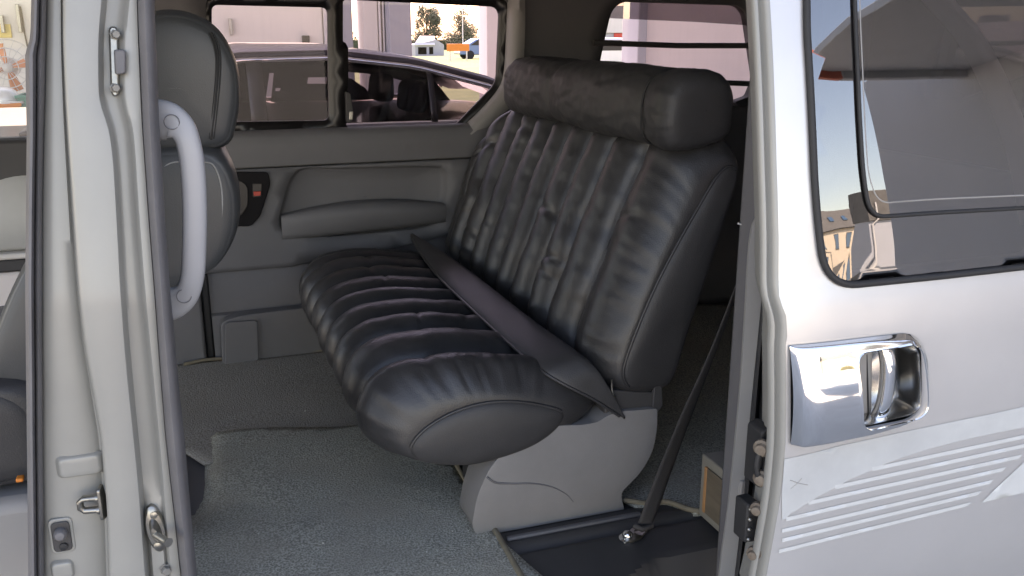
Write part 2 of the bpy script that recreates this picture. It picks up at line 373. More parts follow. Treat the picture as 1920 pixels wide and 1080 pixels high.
for k in range(20):
    t = k*math.pi/10
    under(fan, tube('guard_wire', [(fc[0]+.03*math.cos(t), 6.035, fc[2]+.03*math.sin(t)), (fc[0]+R_*.7*math.cos(t), 6.045, fc[2]+R_*.7*math.sin(t)), (fc[0]+R_*math.cos(t), 6.1, fc[2]+R_*math.sin(t))], .0022, 'steel_w', None, 5))
under(fan, tube('pole', [(fc[0], 6.2, fc[2]), (fc[0], 6.2, GZ+.03)], .015, 'steel_w', None, 10))
under(fan, lathe('base', [(.2, 0), (.2, .02), (.05, .04), (.02, .06)], (fc[0], 6.2, GZ), (0, 0, 1), 'steel_w', None, 24))

# ================================================================== OUTSIDE BEYOND THE DOORWAYS
random.seed(4)
def leafmesh(name, blobs, n, size, seed):
    rnd = random.Random(seed); v, f = [], []
    tot = sum(b[3]**2 for b in blobs)
    for (bx, by, bz, br) in blobs:
        for _ in range(int(n*br*br/tot)):
            d = Vector((rnd.gauss(0, 1), rnd.gauss(0, 1), rnd.gauss(0, 1))).normalized()*br*(rnd.random()**.45)*(1+.25*N3(bx+3*rnd.random(), by, bz))
            c = Vector((bx, by, bz))+d; a = Vector((rnd.gauss(0, 1), rnd.gauss(0, 1), rnd.gauss(0, 1))).normalized(); b = a.orthogonal().normalized()
            s = size*rnd.uniform(.6, 1.4); i = len(v); v += [c+a*s, c+b*s*.55, c-a*s, c-b*s*.55]; f.append((i, i+1, i+2, i+3))
    return mesh(name, v, f)
def tree(x, y, z0, h, wd, seed, label, shape):
    rnd = random.Random(seed); t = thing('tree', label, 'tree', 'trees beyond the doorway', (x, y, z0))
    under(t, tube('trunk', [(x, y, z0), (x+.05*h*.1, y, z0+h*.3), (x, y, z0+h*.75)], [h*.035, h*.025, h*.008], 'bark', None, 8))
    blobs = []
    for _ in range(26):
        u = rnd.random(); zz = h*(.18+.78*u)
        rr = wd*.5*(math.sin(math.pi*min(1, .12+u*.85))**.6 if shape == 'round' else (1.05-u)**.7)
        a = rnd.random()*6.28; q = rr*.75*math.sqrt(rnd.random()); blobs.append((x+q*math.cos(a), y+q*math.sin(a), z0+zz, wd*rnd.uniform(.11, .19)))
    for b in blobs[:9]: under(t, tube('limb', [(x, y, z0+h*.3), ((x+b[0])/2, (y+b[1])/2, (z0+h*.3+b[2])/2+.1), b[:3]], [h*.014, h*.01, h*.004], 'bark', None, 5))
    under(t, link('crown', leafmesh('crown', blobs, 5200, h*.022, seed), 'leaf'))
tree(31.3, 120, -2.1, 5.6, 4.8, 3, 'round leafy tree left of the flagpole, seen through the side window', 'round')
tree(36.6, 121, -2.1, 5.3, 7.4, 8, 'broad leafy tree behind the white flagpole, seen through the side window', 'cone')
tree(25.2, 112, -2.1, 6.6, 3.4, 21, 'tree seen through the narrow slit between wall and post', 'round')
hd = thing('hedge', 'long dark hedge at the far side of the field', 'hedge', loc=(34, 126, -2.1))
under(hd, link('foliage', leafmesh('foliage', [(x, 126+random.uniform(-1, 1), -2.1+random.uniform(.4, 1.8), 1.1) for x in np.arange(12, 60, .8)], 9000, .16, 5), 'leaf'))
under(hd, box('stems', (13, 125.6, -2.2), (59, 126.4, -.8), 'leaf', None, .1))
hut = thing('garden_hut', 'small pale hut with sloping white roof in the field', 'hut', loc=(21.2, 80, -1.6))
hx0, hx1, hz0 = 19.9, 22.5, -1.62
under(hut, prism('wall', [(hx0, hz0), (hx1, hz0), (hx1, hz0+1.05), (hx1-.75, hz0+1.5), (hx0, hz0+1.05)], 80, 82, 'wall_g', None, .02))
under(hut, grid('roof', [[(hx0-.2, 79.8, hz0+1.0), (hx0+1.2, 79.8, hz0+1.0), (hx1-.9, 79.75, hz0+1.0)], [(hx0+.7, 81, hz0+1.72), (hx0+1.5, 81, hz0+1.72), (hx1-.6, 81, hz0+1.72)]], 'car_white', None, solid=.06))
for a, b in ((.25, 1.0), (1.25, 1.6)): under(hut, box('window', (hx0+a, 79.96, hz0+.25), (hx0+b, 80.0, hz0+.85), 'car_glass', None, .01))
fp = P(868, 85, Y=70)
tag(tube('flagpole', [(fp[0], 70, gz(0, 70)), (fp[0], 70, 2.35)], [.045, .03], 'car_white', None, 8), 'thin white flagpole in front of the broad tree', 'flagpole')
bp0 = P(838, 96, Y=60); bp1 = P(880, 82, Y=60)
br = thing('site_barrier', 'orange barrier board standing in the field', 'barrier', loc=(bp0[0], 60, gz(0, 60)))
under(br, box('board', (bp0[0], 60, bp0[2]), (bp1[0], 60.06, bp1[2]), 'orange', None, .02))
for x in (bp0[0]+.2, bp1[0]-.2): under(br, box('post', (x, 60.07, gz(0, 60)-.02), (x+.08, 60.13, bp1[2]), 'steel_w', None, .01))
def farcar(x, y, z, m, label, L=4.2):
    c = thing('parked_car', label, 'car', 'cars parked outside', (x, y, z)); s = L/4.2
    pr = [(-2.1, .3), (2.1, .3), (2.1, .75), (1.9, .88), (1.15, .95), (.55, 1.42), (-.75, 1.45), (-1.55, .98), (-2.05, .85)]
    under(c, prism('body', [(x+a*s, z+b*s) for a, b in roundpoly(pr, .15)], y, y+1.7, m, None, .08))
    under(c, prism('window', [(x+a*s, z+b*s) for a, b in [(-1.3, .98), (.95, .98), (.5, 1.34), (-.7, 1.36)]], y-.012, y+.03, 'frit', None, .01))
    for q in (-1.3, 1.3):
        for yy in (y-.02, y+1.52): under(c, lathe('wheel', [(.2, 0), (.31, .02), (.32, .1), (.31, .18), (.2, .2)], (x+q*s, yy, z+.31), (0, 1, 0), 'tyre', None, 20))
farcar(21.6, 65, gz(0, 65), 'car_blue', 'blue car parked beyond the orange barrier')
farcar(14.9, 30, gz(0, 30), 'car_white', 'white car parked outside, seen through the rear side window')
red = thing('far_building', 'grey clad building with a red door, seen through the rear side window', 'building', loc=(20, 40, gz(0, 40)))
under(red, box('wall', (17.8, 40, gz(0, 40)), (24, 46, .66), 'wall_g', None, .02))
under(red, box('cladding', (17.7, 39.9, .665), (24.1, 46.1, 1.9), 'steel_w', None, .02))
under(red, box('red_door', (19.72, 39.93, gz(0, 40)), (20.36, 39.998, .655), 'red', None, .02))
def shrub(x, y, z, r, label, seed):
    t = thing('shrub', label, 'shrub', 'shrubs in front of the cream house', (x, y, z)); rnd = random.Random(seed)
    under(t, link('foliage', leafmesh('foliage', [(x+rnd.uniform(-r, r), y+rnd.uniform(-r*.5, r*.5), z+rnd.uniform(.1, .7)*r, r*.5) for _ in range(9)], 1500, r*.09, seed), 'bush'))
    under(t, tube('stem', [(x, y, z), (x+.05, y, z+r*.6)], .05, 'bark', None, 6))
# buildings across the yard (mirrored in the sliding door's window)
hs = thing('cream_house', 'cream house with slate roof, mirrored in the door window', 'house', loc=(57, -70, GZ))
HX0, HX1, HY = 42.5, 61.0, -70
under(hs, box('wall', (HX0, HY-8, GZ), (HX1, HY, 6.1), 'cream', None, .03))
under(hs, grid('roof', [[(HX0-.3, HY+.3, 6.05), (HX1+.3, HY+.3, 6.05)], [(HX0-.1, HY-3.5, 9.1), (HX1+.1, HY-3.5, 9.1)], [(HX0-.3, HY-8.3, 6.05), (HX1+.3, HY-8.3, 6.05)]], 'slate', None, smooth=None, solid=.12))
under(hs, box('string_course', (HX0-.02, HY, 3.8), (HX1+.02, HY+.05, 3.95), 'slate', None, .01))
for x in np.arange(HX0+1.2, HX1-1, 3.1):
    for (dx, w_, z0, z1) in ((0, 1.0, 4.2, 5.6),):
        wn = under(hs, box('window', (x+dx, HY+.005, z0), (x+dx+w_, HY+.06, z1), 'slate', None, .02)); q = box('pane', (x+dx+.08, HY+.03, z0+.08), (x+dx+w_-.08, HY+.075, z1-.08), 'winblue', None, .01); q.parent = wn
    rl = under(hs, prism('skylight', [(x+.2, 0), (x+1.1, 0), (x+1.1, .05), (x+.2, .05)], 0, 1.2, 'winblue', None, .01))
    rl.location = (-hs.location[0], -hs.location[1]+HY-.9, -hs.location[2]+7.2); rl.rotation_euler = (rad(180-40), 0, 0)
for x in np.arange(HX0+.8, HX1-2, 5.0):
    wn = under(hs, box('window', (x, HY+.005, 1.2), (x+3.4, HY+.06, 3.0), 'slate', None, .02))
    for k in range(2): q = box('pane', (x+.1+k*1.65, HY+.03, 1.3), (x+1.65+k*1.65, HY+.075, 2.9), 'winblue', None, .01); q.parent = wn
for i, (x, y, r) in enumerate([(51, -66, 1.5), (54.5, -65, 1.1), (57.5, -66, 1.4), (48.5, -64, 1.8)]): shrub(x, y, GZ-.06, r, ['broad shrub below the cream house, second from its left end', 'low shrub below the cream house, smallest of the four', 'shrub at the right below the cream house', 'tall shrub at the left below the cream house'][i], i+40)
gb = thing('grey_building', 'plain grey building beside the cream house, mirrored in the door window', 'building', loc=(40, -44, GZ))
under(gb, box('wall', (36.9, -44.6, GZ), (48, -43, 4.3), 'wall_g', None, .03)); under(gb, box('parapet', (36.8, -44.7, 4.302), (48.2, -42.8, 7.1), 'slate', None, .03))
under(gb, tube('downpipe', [(37.4, -42.72, 6.0), (37.4, -42.7, 4.4), (37.1, -42.9, 4.0), (37.1, -42.9, GZ)], .06, 'steel_w', None, 8))
for x in (37.8, 38.6): under(gb, box('window', (x, -42.99, -.1), (x+.6, -42.9, .5), 'winblue', None, .02))
# ================================================================== THE SEDAN PARKED BEYOND THE VAN
SY0, SY1 = 2.95, 4.70; SC = (SY0+SY1)/2
sed = thing('sedan_car', 'dark taupe sedan with chrome window trim, seen through the far side windows', 'car', loc=(-.1, SC, GZ))
def sroof(x): return float(np.interp(x, [-1.0, -.62, -.36, -.08, .12, .3, .7, 1.05, 1.35, 1.7, 2.05], [.45, .535, .66, .795, .850, .872, .868, .822, .742, .62, .50]))
belt = lambda x: .545+.006*(x-.6)
def strim(x): return float(np.interp(x, [-.9, -.52, -.28, -.04, .1, .26, .65, 1.0, 1.33, 1.6], [.45, .545, .655, .745, .785, .806, .812, .770, .684, .575]))
# roof skin (lofted across Y)
rows = []
for x in np.linspace(-.60, 1.75, 46):
    zt, zr = strim(x)+.022, max(sroof(x), strim(x)+.03); r = []
    for s in np.linspace(-1, 1, 25):
        half = .60+.0*x; k = 1-abs(s)**4
        r.append((x, SC+s*(SC-SY0-.09-.10*max(0, (zr-.6))), zt+(zr-zt)*k**.75))
    rows.append(r)
under(sed, grid('roof', rows, 'car_dark', None, solid=.02))
# lower body
low = [(-2.55, -.36), (2.3, -.36), (2.36, .0), (2.34, .36), (2.2, .44), (1.75, .50), (1.3, .53), (-1.0, .53), (-1.4, .46), (-2.3, .28), (-2.52, .05)]
rows = []
for yy, sh in [(SY0, .0), (SY0-.03, .3), (SY0-.03, .6), (SY0+.0, .9), (SY0+.03, 1.0)]: pass
under(sed, prism('body', roundpoly(low, .12), SY0, SY1, 'car_dark', None, .06))
for x in (-1.75, 1.4):
    for yy in (SY0-.015, SY1-.20):
        wl = under(sed, lathe('wheel', [(.2, 0), (.31, .01), (.335, .05), (.335, .17), (.31, .21), (.2, .215)], (x, yy, GZ+.335), (0, 1, 0), 'tyre', None, 28))
        q = lathe('rim', [(.01, .02), (.19, .0), (.21, -.006), (.21, .03)], (x, yy, GZ+.335), (0, 1, 0), 'steel', None, 24); q.parent = wl
def side_y(z): return SY0+.03+max(0, z-.54)*.36
for sgn in (0, 1):
    Yf = (lambda z: side_y(z)) if sgn == 0 else (lambda z: 2*SC-side_y(z))
    top = [(x, strim(x)) for x in np.linspace(-.50, 1.56, 36)]
    # chrome window trim above and below
    tp_ = [(x, Yf(z)-(.012 if sgn == 0 else -.012), z+.009) for x, z in top]
    under(sed, tube('window_trim', tp_, .0125, 'chrome', None, 8))
    under(sed, box('belt_trim', (-.52, min(Yf(.53), Yf(.55))-.012, .527), (1.55, max(Yf(.53), Yf(.55))+.012, .552), 'chrome', None, .006))
    under(sed, grid('side_rail', [[(x, Yf(z)+(.0 if sgn == 0 else 0), z+.012), (x, Yf(z)+(.035 if sgn == 0 else -.035), z+.035)] for x, z in top], 'car_dark', None, solid=.02))
    # panes: front door, rear door, quarter light
    def pane(x0, x1, nm):
        xs_ = np.linspace(x0, x1, 14); rr = []
        for k in np.linspace(0, 1, 5): rr.append([(x, Yf(belt(x)+(max(strim(x), belt(x)+.005)-belt(x))*k)+(.006 if sgn == 0 else -.006), belt(x)+(max(strim(x), belt(x)+.005)-belt(x))*k) for x in xs_])
        return under(sed, grid(nm, rr, 'car_glass', None))
    if sgn: continue
    pane(-.50, .28, 'front_window'); pane(.345, 1.05, 'rear_window'); pane(1.075, 1.56, 'quarter_light')
    for a, b, m in ((.28, .345, 'frit'), (1.05, 1.075, 'frit')):
        under(sed, grid('pillar', [[(x, Yf(z), z) for z in np.linspace(.54, strim(x)+.01, 5)] for x in (a, b)], m, None, solid=.02))
SF = 4.58
def sh_(pts): return [XZ(x, y, SF) for x, y in pts]
fho = [sh_(q) for q in ([(505, 137), (514, 137), (508, 194), (521, 194), (521, 204), (496, 204)], [(517, 165), (527, 165), (525, 171), (516, 171)], [(578, 145), (614, 145), (612, 157), (576, 157)], [(572, 193), (640, 193), (640, 201), (570, 201)], [(640, 134), (690, 138), (714, 146), (720, 165), (716, 195), (655, 195), (655, 189), (702, 187), (685, 165), (660, 148), (640, 142)], [(731, 145), (756, 152), (768, 176), (762, 194), (726, 194)])]
under(sed, sheet('silhouette_sheet', [(-.52, .50)]+[(x, strim(x)+.01) for x in np.linspace(-.50, 1.5, 30)]+[(1.6, .50)], fho, lambda a, b: (a, SF, b), 'car_in', None, .05, .02))  # added flat dark sheet; bright patches are cut into it as holes
under(sed, grid('rear_screen', [[(1.2, SC+s, sroof(1.2)-.02) for s in np.linspace(-.55, .55, 5)], [(1.85, SC+s, .52) for s in np.linspace(-.62, .62, 5)]], 'car_glass', None))
for (x, yy) in ((-.05, SC-.37), (-.05, SC+.37), (.85, SC-.37), (.85, SC+.37)):
    st = under(sed, prism('seat', roundpoly([(x-.05, .0), (x+.16, .0), (x+.26, .52), (x+.14, .53)], .05), yy-.24, yy+.24, 'car_in', None, .05))
    q = prism('head_restraint', roundpoly([(x+.17, .55), (x+.28, .55), (x+.28, .70), (x+.19, .70)], .04), yy-.13, yy+.13, 'car_in', None, .03); q.parent = st

# ================================================================== THE VAN
van = thing('van', 'silver passenger van with its side door slid open, filling the picture', 'van')
FY = 1.72                                                   # inner face of the far side
def wallY(x, z): return FY+.10*max(0, z-.66)*-1.0*0+0
# --- shell
box('roof', (-1.9, .10, 1.22), (2.3, 1.86, 1.27), 'silver', van, .02)
box('headliner', (-1.88, .14, 1.195), (2.22, 1.70, 1.218), mat('pale_headliner', (.55, .54, .52), .9, 0, .2, 500, var=.04), van, .01)
prism('roof_rail', roundpoly([(.06, 1.07), (.17, 1.09), (.19, 1.19), (.10, 1.215), (.06, 1.18)], .02), -1.9, 2.25, 'silver', van, .01, axis='X')
tg = prism('tailgate', [(.08, -.1), (1.84, -.1), (1.84, .55), (.08, .55)], 2.22, 2.28, 'plastic_d', van, .01, axis='X')
for y in (.08, 1.72): box('tailgate_post', (2.22, y, .552), (2.28, y+.12, 1.19), 'plastic_d', van, .01)
box('tailgate_pane', (2.245, .2, .55), (2.25, 1.72, 1.19), 'glass_dark', van)
box('floor_pan', (-1.9, .30, -.14), (2.22, 1.86, -.012), 'plastic_d', van, .005)
def hole(pts, Y, r): return roundpoly([XZ(x, y, Y) for x, y in pts], r)
main_open = hole([(385, -8), (640, -14), (960, -6), (958, 140), (940, 172), (868, 247), (395, 256)], FY, [.03, .01, .05, .06, .03, .04, .03])
rear_open = hole([(1150, 2), (1404, 10), (1432, 195), (1330, 205), (1118, 140)], FY, [.06, .05, .03, .02, .05])
front_open = [(-1.25, .665), (-.20, .665), (-.20, 1.08), (-1.0, 1.08)]
sheet('side_wall', [(-1.9, -.012), (2.22, -.012), (2.22, 1.2), (-1.9, 1.2)], [main_open, rear_open, front_open], lambda a, b: (a, FY+.006, b), 'plastic_d', van, .05, .05, 1 if False else -1)
# pale window surround (inner pillar trim right of the main window)
sur = [XZ(x, y, FY-.004) for x, y in [(955, -10), (952, 60), (948, 130), (938, 165), (905, 205), (865, 243)]]
cur = spline(sur, 6)
outer = spline([XZ(x, y, FY-.03) for x, y in [(985, -10), (985, 60), (980, 140), (966, 190), (930, 225), (893, 258)]], 6)
grid('window_surround', [[(a[0], FY+.012, a[1]), (a[0]+.006, FY-.022, a[1]+.001), ((a[0]*.5+b[0]*.5), FY-.036, (a[1]+b[1])/2), (b[0], FY-.028, b[1]), (b[0]+.004, FY+.01, b[1])] for a, b in zip(cur, outer)], 'plastic_l', van, smooth=60)
# black window frame with its two lights
fr_out = hole([(378, -12), (640, -18), (968, -10), (966, 145), (946, 180), (872, 252), (388, 260)], FY+.02, [.03, .01, .05, .05, .03, .03, .03])
w1 = hole([(397, 9), (614, 14), (617, 226), (398, 229)], FY+.02, .018)
w2 = hole([(643, -1), (937, 13), (931, 156), (852, 237), (649, 239), (649, 175), (653, 165), (653, 90), (648, 80), (643, 78)], FY+.02, [.012, .03, .03, .012, .012, .004, .004, .004, .004, .004])
wf = sheet('window_frame', fr_out, [w1, w2], lambda a, b: (a, FY+.02, b), 'frit', van, .03, .014, smooth=30)
def glaze(name, lp, Y, m, par, grow=1.03):
    c = np.mean([np.array(p) for p in lp], axis=0); q = [c+(np.array(p)-c)*grow for p in lp]
    return sheet(name, q, [], lambda a, b: (a, Y, b), m, par, .08)
glaze('pane', w1, FY+.032, 'glass_pink', wf); glaze('pane', w2, FY+.036, 'glass_pink', wf)
lt = P(655, 212, Y=FY+.01)
prism('window_latch', roundpoly([XZ(x, y, FY) for x, y in [(648, 172), (656, 175), (661, 205), (659, 228), (650, 230)]], .004), FY-.006, FY+.018, 'black', wf, .003)
prism('latch_button', roundpoly([XZ(x, y, FY) for x, y in [(654, 208), (661, 208), (660, 224), (653, 224)]], .003), FY-.014, FY-.007, 'steel', wf, .002)
# rear side window with cargo bars
rw = hole([(1146, 0), (1407, 8), (1436, 198), (1330, 208), (1113, 143)], FY+.02, [.06, .05, .03, .02, .05])
rfr = sheet('rear_window_frame', hole([(1128, -16), (1424, -10), (1452, 212), (1330, 222), (1100, 158)], FY+.02, .05), [hole([(1150, 2), (1404, 10), (1430, 193), (1330, 203), (1120, 138)], FY+.02, [.06, .05, .03, .02, .05])], lambda a, b: (a, FY+.02, b), 'frit', van, .03, .012)
glaze('pane', rw, FY+.034, 'glass_pink', rfr, 1.0)
# smoked band along the head of the rear window, with a rounded lower corner
sheet('shade_band', roundpoly([XZ(x, y, FY+.026) for x, y in [(1138, 34), (1150, -4), (1410, 0), (1440, 205), (1412, 205), (1410, 48), (1300, 41)]], [.005, .05, .05, .01, .01, .03, .005]), [], lambda a, b: (a, FY+.028, b), 'glass_dark', rfr, .04)
for (a, b) in (((1112, 80), (1420, 86)), ((1300, 148), (1425, 158))):
    pa, pb = P(*a, Y=FY-.03), P(*b, Y=FY-.03)
    bar = tube('cargo_bar', [pa, pa+(pb-pa)*.5+np.array([0, 0, -.004]), pa+(pb-pa)*.93, pa+(pb-pa)*.95, pb], [.009, .009, .009, .015, .016], 'black', van, 10)
prism('bar_bracket', roundpoly([XZ(x, y, FY-.03) for x, y in [(1414, 40), (1430, 40), (1432, 195), (1380, 200), (1372, 190), (1400, 180), (1412, 150)]], .01), FY-.05, FY-.012, 'black', van, .004)
# --- far-side trim
def farpoly(pts, Y): return [XZ(x, y, Y) for x, y in pts]
# sill roll under the window
grid('window_sill_trim', [[(x, FY+.004, .665), (x, FY-.022, .660), (x, FY-.034, .645), (x, FY-.036, .61), (x, FY-.032, .565), (x, FY+.004, .560)] for x in np.linspace(-.1, .93, 30)], 'plastic', van, smooth=50)
tp0 = [(-.1, .262), (.27, .262), (.30, .268), (.50, .282), (.72, .315), (.86, .34), (.93, .36), (.93, .557), (-.1, .557)]
pk = [XZ(x, y, FY-.02) for x, y in [(527, 430), (531, 375), (545, 335), (570, 315), (640, 315), (800, 312), (832, 318), (838, 345), (828, 400), (800, 425), (700, 437), (600, 444)]]
pk = spline(pk, 5, True)
dpan = sheet('door_panel', tp0, [pk], lambda a, b: (a, FY-.022, b), 'plastic', van, .03, .03)
# recessed pocket behind the armrest
cpk = np.mean(pk, axis=0)
rr = []
for s, y in ((1.0, FY-.022), (.985, FY-.016), (.965, FY-.004), (.93, FY+.001), (.5, FY+.002), (.02, FY+.002)): rr.append([(cpk[0]+(p[0]-cpk[0])*s, y, cpk[1]+(p[1]-cpk[1])*s) for p in pk])
grid('pocket', rr, 'plastic', dpan, cu=True, smooth=60)
# armrest bulge
a0 = P(528, 405, Y=FY-.05); a1 = P(838, 386, Y=FY-.05); rows = []
for t in np.linspace(0, 1, 28):
    x = a0[0]+(a1[0]-a0[0])*t; e = min(1, max(0.03, math.sin(math.pi*(.008+.96*t)))**.5); e = e if t < .5 else max(.12, e)
    zt = .414+.020*math.sin(math.pi*t)*.9+.004*t; zb = .345+.018*t; d = .05*e
    rows.append([(x, FY-.0, zt+.012*e), (x, FY-.02-d*.35, zt+.013*e), (x, FY-.022-d*.75, zt+.008*e), (x, FY-.022-d*.97, zt-.006), (x, FY-.022-d, zt-.022), (x, FY-.022-d*.85, zb+.018), (x, FY-.022-d*.5, zb+.003), (x, FY-.018, zb)])
grid('armrest', rows, 'plastic', dpan, smooth=70)
# inner door release in its black bezel
bz = roundpoly(farpoly([(430, 322), (503, 322), (507, 345), (488, 405), (470, 424), (425, 424)], FY-.026), .012)
rel = prism('release_bezel', bz, FY-.034, FY-.0225, mat('matt_black_bezel', (.014, .013, .014), .8, 0, .1, 500, var=.1, spec=.15), van, .004)
prism('release_cup', roundpoly(farpoly([(430, 338), (452, 338), (465, 350), (465, 385), (452, 405), (430, 405)], FY-.034), .012), FY-.0375, FY-.0345, 'frit', rel, .0015)
prism('release_lever', roundpoly(farpoly([(424, 340), (438, 340), (446, 372), (440, 408), (424, 408)], FY-.045), .01), FY-.052, FY-.038, 'black', rel, .005)
prism('lock_slot', roundpoly(farpoly([(473, 344), (491, 344), (490, 368), (474, 370)], FY-.034), .003), FY-.0365, FY-.0345, 'frit', rel, .001)
prism('lock_tab', roundpoly(farpoly([(475, 359), (489, 358), (488, 366), (476, 367)], FY-.036), .002), FY-.043, FY-.0367, 'red', rel, .0015)
# lower liner, kick box and the dark gap at the front edge of the far door
grid('lower_liner', [[(x, FY-.004, .262), (x, FY-.012, .25), (x, FY-.02, .14), (x, FY-.035, .135), (x, FY-.038, .0)] for x in np.linspace(.035, 1.2, 20)], 'plastic', van, smooth=30)
kb0 = P(396, 578, Y=FY-.08); 
prism('kick_box', roundpoly([(.052, -.005), (.62, -.005), (.62, .150), (.12, .142), (.058, .128)], [.005, .005, .01, .03, .02]), FY-.075, FY-.03, 'plastic', van, .014)
prism('kick_box_lip', roundpoly([(.058, .0), (.155, .0), (.16, .125), (.07, .128)], [.004, .012, .012, .012]), FY-.087, FY-.0755, 'plastic', van, .008)
box('seal_strip', (.012, FY-.03, -.01), (.034, FY+.0, .262), 'rubber_dark', van, .006)
box('pillar_liner', (-.30, FY-.045, -.01), (.010, FY+.004, .26), 'plastic', van, .008)
# front far door as seen left of the near pillar: dark upper, bulged pad, pale strip, dark strip, lower panel
fd = box('front_door_trim', (-1.6, FY-.02, .50), (-.12, FY+.004, .664), 'black', van, .01)
rows = []
for t in np.linspace(0, 1, 24):
    x = -.62+t*.44; ht = .375+.195*math.sin(math.pi*min(1, .06+t*.9))**.7
    rows.append([(x, FY-.021, .375), (x, FY-.06, .378), (x, FY-.075, .39), (x, FY-.07, .375+(ht-.375)*.55), (x, FY-.045, .375+(ht-.375)*.9), (x, FY-.021, ht)])
grid('door_pad', rows, mat('door_pad_grey', (.46, .46, .44), .6, 0, .1, 300, var=.05), van, smooth=60)
box('pale_strip', (-1.6, FY-.085, .358), (-.13, FY-.02, .374), 'wall_w', van, .006)
box('dark_strip', (-1.6, FY-.075, .322), (-.13, FY-.02, .357), 'black', van, .006)
box('front_lower_panel', (-1.6, FY-.06, .06), (-.13, FY-.02, .321), 'wall_b', van, .01)
glaze('front_pane', front_open, FY+.03, 'glass_clear', van, 1.02)

# --- floor coverings
def cedge(y): return .497+.03*(y-.46)
mato = [(-.055, 1.0), (-.03, .94), (-.03, .90), (-.06, .80), (-.13, .62), (-.16, .40), (-.16, .22), (.487, .22), (.497, .46), (.506, .75), (.512, 1.02), (.30, 1.06), (.12, 1.12), (-.02, 1.12)]
def carpz(a, b):
    z = .012+.003*N3(a*6, b*6, 0)+.0015*N3(a*25, b*25, 3)
    z -= .05*sstep(.02, -.06, a)*sstep(.62, .95, b)
    return z
cp = sheet('carpet', spline(mato, 3, True), [], lambda a, b: (a, b, carpz(a, b)), 'carpet', None, .022, .008)
tag(cp, 'worn grey-green carpet on the van floor before the bench seat', 'carpet')
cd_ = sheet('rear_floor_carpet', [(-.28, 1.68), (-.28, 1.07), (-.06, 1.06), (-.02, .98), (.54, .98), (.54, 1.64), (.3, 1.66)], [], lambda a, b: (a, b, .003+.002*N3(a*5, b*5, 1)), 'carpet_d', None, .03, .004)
tag(cd_, 'brown carpet with shade in its tone, below the far side panel', 'carpet')
tube('edging', [(cedge(y)+.004, y, .012) for y in np.linspace(.22, .80, 24)], .006, 'trimtape', cp, 8)
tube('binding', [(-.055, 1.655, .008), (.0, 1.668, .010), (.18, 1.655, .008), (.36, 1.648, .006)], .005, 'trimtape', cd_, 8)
rearc = spline([(.80, .62), (.80, .49), (.83, .47), (.87, .465), (.90, .42), (.94, .405), (1.3, .40), (1.8, .42), (1.8, 1.6), (1.0, 1.6), (.9, 1.2)], 4, True)
rc = sheet('cargo_carpet', rearc, [], lambda a, b: (a, b, .010+.003*N3(a*6, b*6, 5)), 'carpet', None, .03, .008)
tag(rc, 'grey-green carpet behind the bench seat', 'carpet')
tube('edging', [(p[0], p[1], .012) for p in spline([(.79, .50), (.83, .472), (.87, .465), (.90, .42), (.94, .405), (1.1, .402)], 6)], .006, 'trimtape', rc, 8)
random.seed(11)
# black moulded sill plate with grooves and the step well
rows = []
for x in np.linspace(.50, 1.15, 40):
    r = []
    for y in np.linspace(.475, .05, 44):
        z = .004
        z -= .010*(math.exp(-((y-.405-.02*0)/.006)**2))
        z += .004*(sstep(.445, .44, y)-sstep(.42, .415, y))
        wx = sstep(.80, .86, x)*sstep(1.02, .98, x) if False else 1
        edge = .265+.075*math.exp(-((x-.86)/.09)**2)
        edge = .255+.045*sstep(.66, .78, x)*sstep(1.0, .9, x)
        z -= .19*sstep(edge, edge-.035, y)
        r.append((x, y, z))
    rows.append(r)
grid('sill_plate', rows, 'black', van, smooth=40)
rows = [[(x, y, .004-.19*sstep(.255, .22, y)) for y in np.linspace(.475, .05, 24)] for x in np.linspace(-.3, .5, 12)]
grid('step_well', rows, 'black', van, smooth=40)
box('rail_channel', (.515, .44, .004), (.80, .452, .012), 'plastic_d', van, .003)
# --- near pillar between front door and sliding door
def lean(y): return .055*max(0, (560-y)/560)
LV = [-60, 0, 60, 100, 190, 240, 300, 400, 540, 640, 720, 820, 900, 960, 1080, 1160]
CA = dict(
 L=[89, 88, 87, 86, 84, 82, 81, 79, 79, 79, 80, 80, 81, 82, 83, 84],
 A=[117, 118, 118, 119, 123, 126, 130, 137, 147, 158, 172, 190, 196, 201, 205, 206],
 B=[196, 194, 188, 187, 188, 208, 216, 222, 229, 236, 243, 253, 261, 266, 275, 282],
 C=[246, 241, 233, 232, 232, 247, 252, 258, 269, 279, 287, 297, 304, 308, 318, 326],
 D=[256, 258, 260, 262, 266, 268, 272, 279, 290, 297, 303, 311, 320, 327, 340, 350],
 E=[288, 290, 292, 294, 297, 299, 303, 309, 319, 328, 335, 346, 353, 358, 370, 379])
yy_ = np.linspace(-60, 1160, 90)
def col_(k):
    v = np.interp(yy_, LV, CA[k]); kk = np.array([1, 2, 3, 2, 1])/9.
    p = np.concatenate([[2*v[0]-v[2], 2*v[0]-v[1]], v, [2*v[-1]-v[-2], 2*v[-1]-v[-3]]]); return np.convolve(p, kk, 'valid')
cl = {k: col_(k) for k in CA}
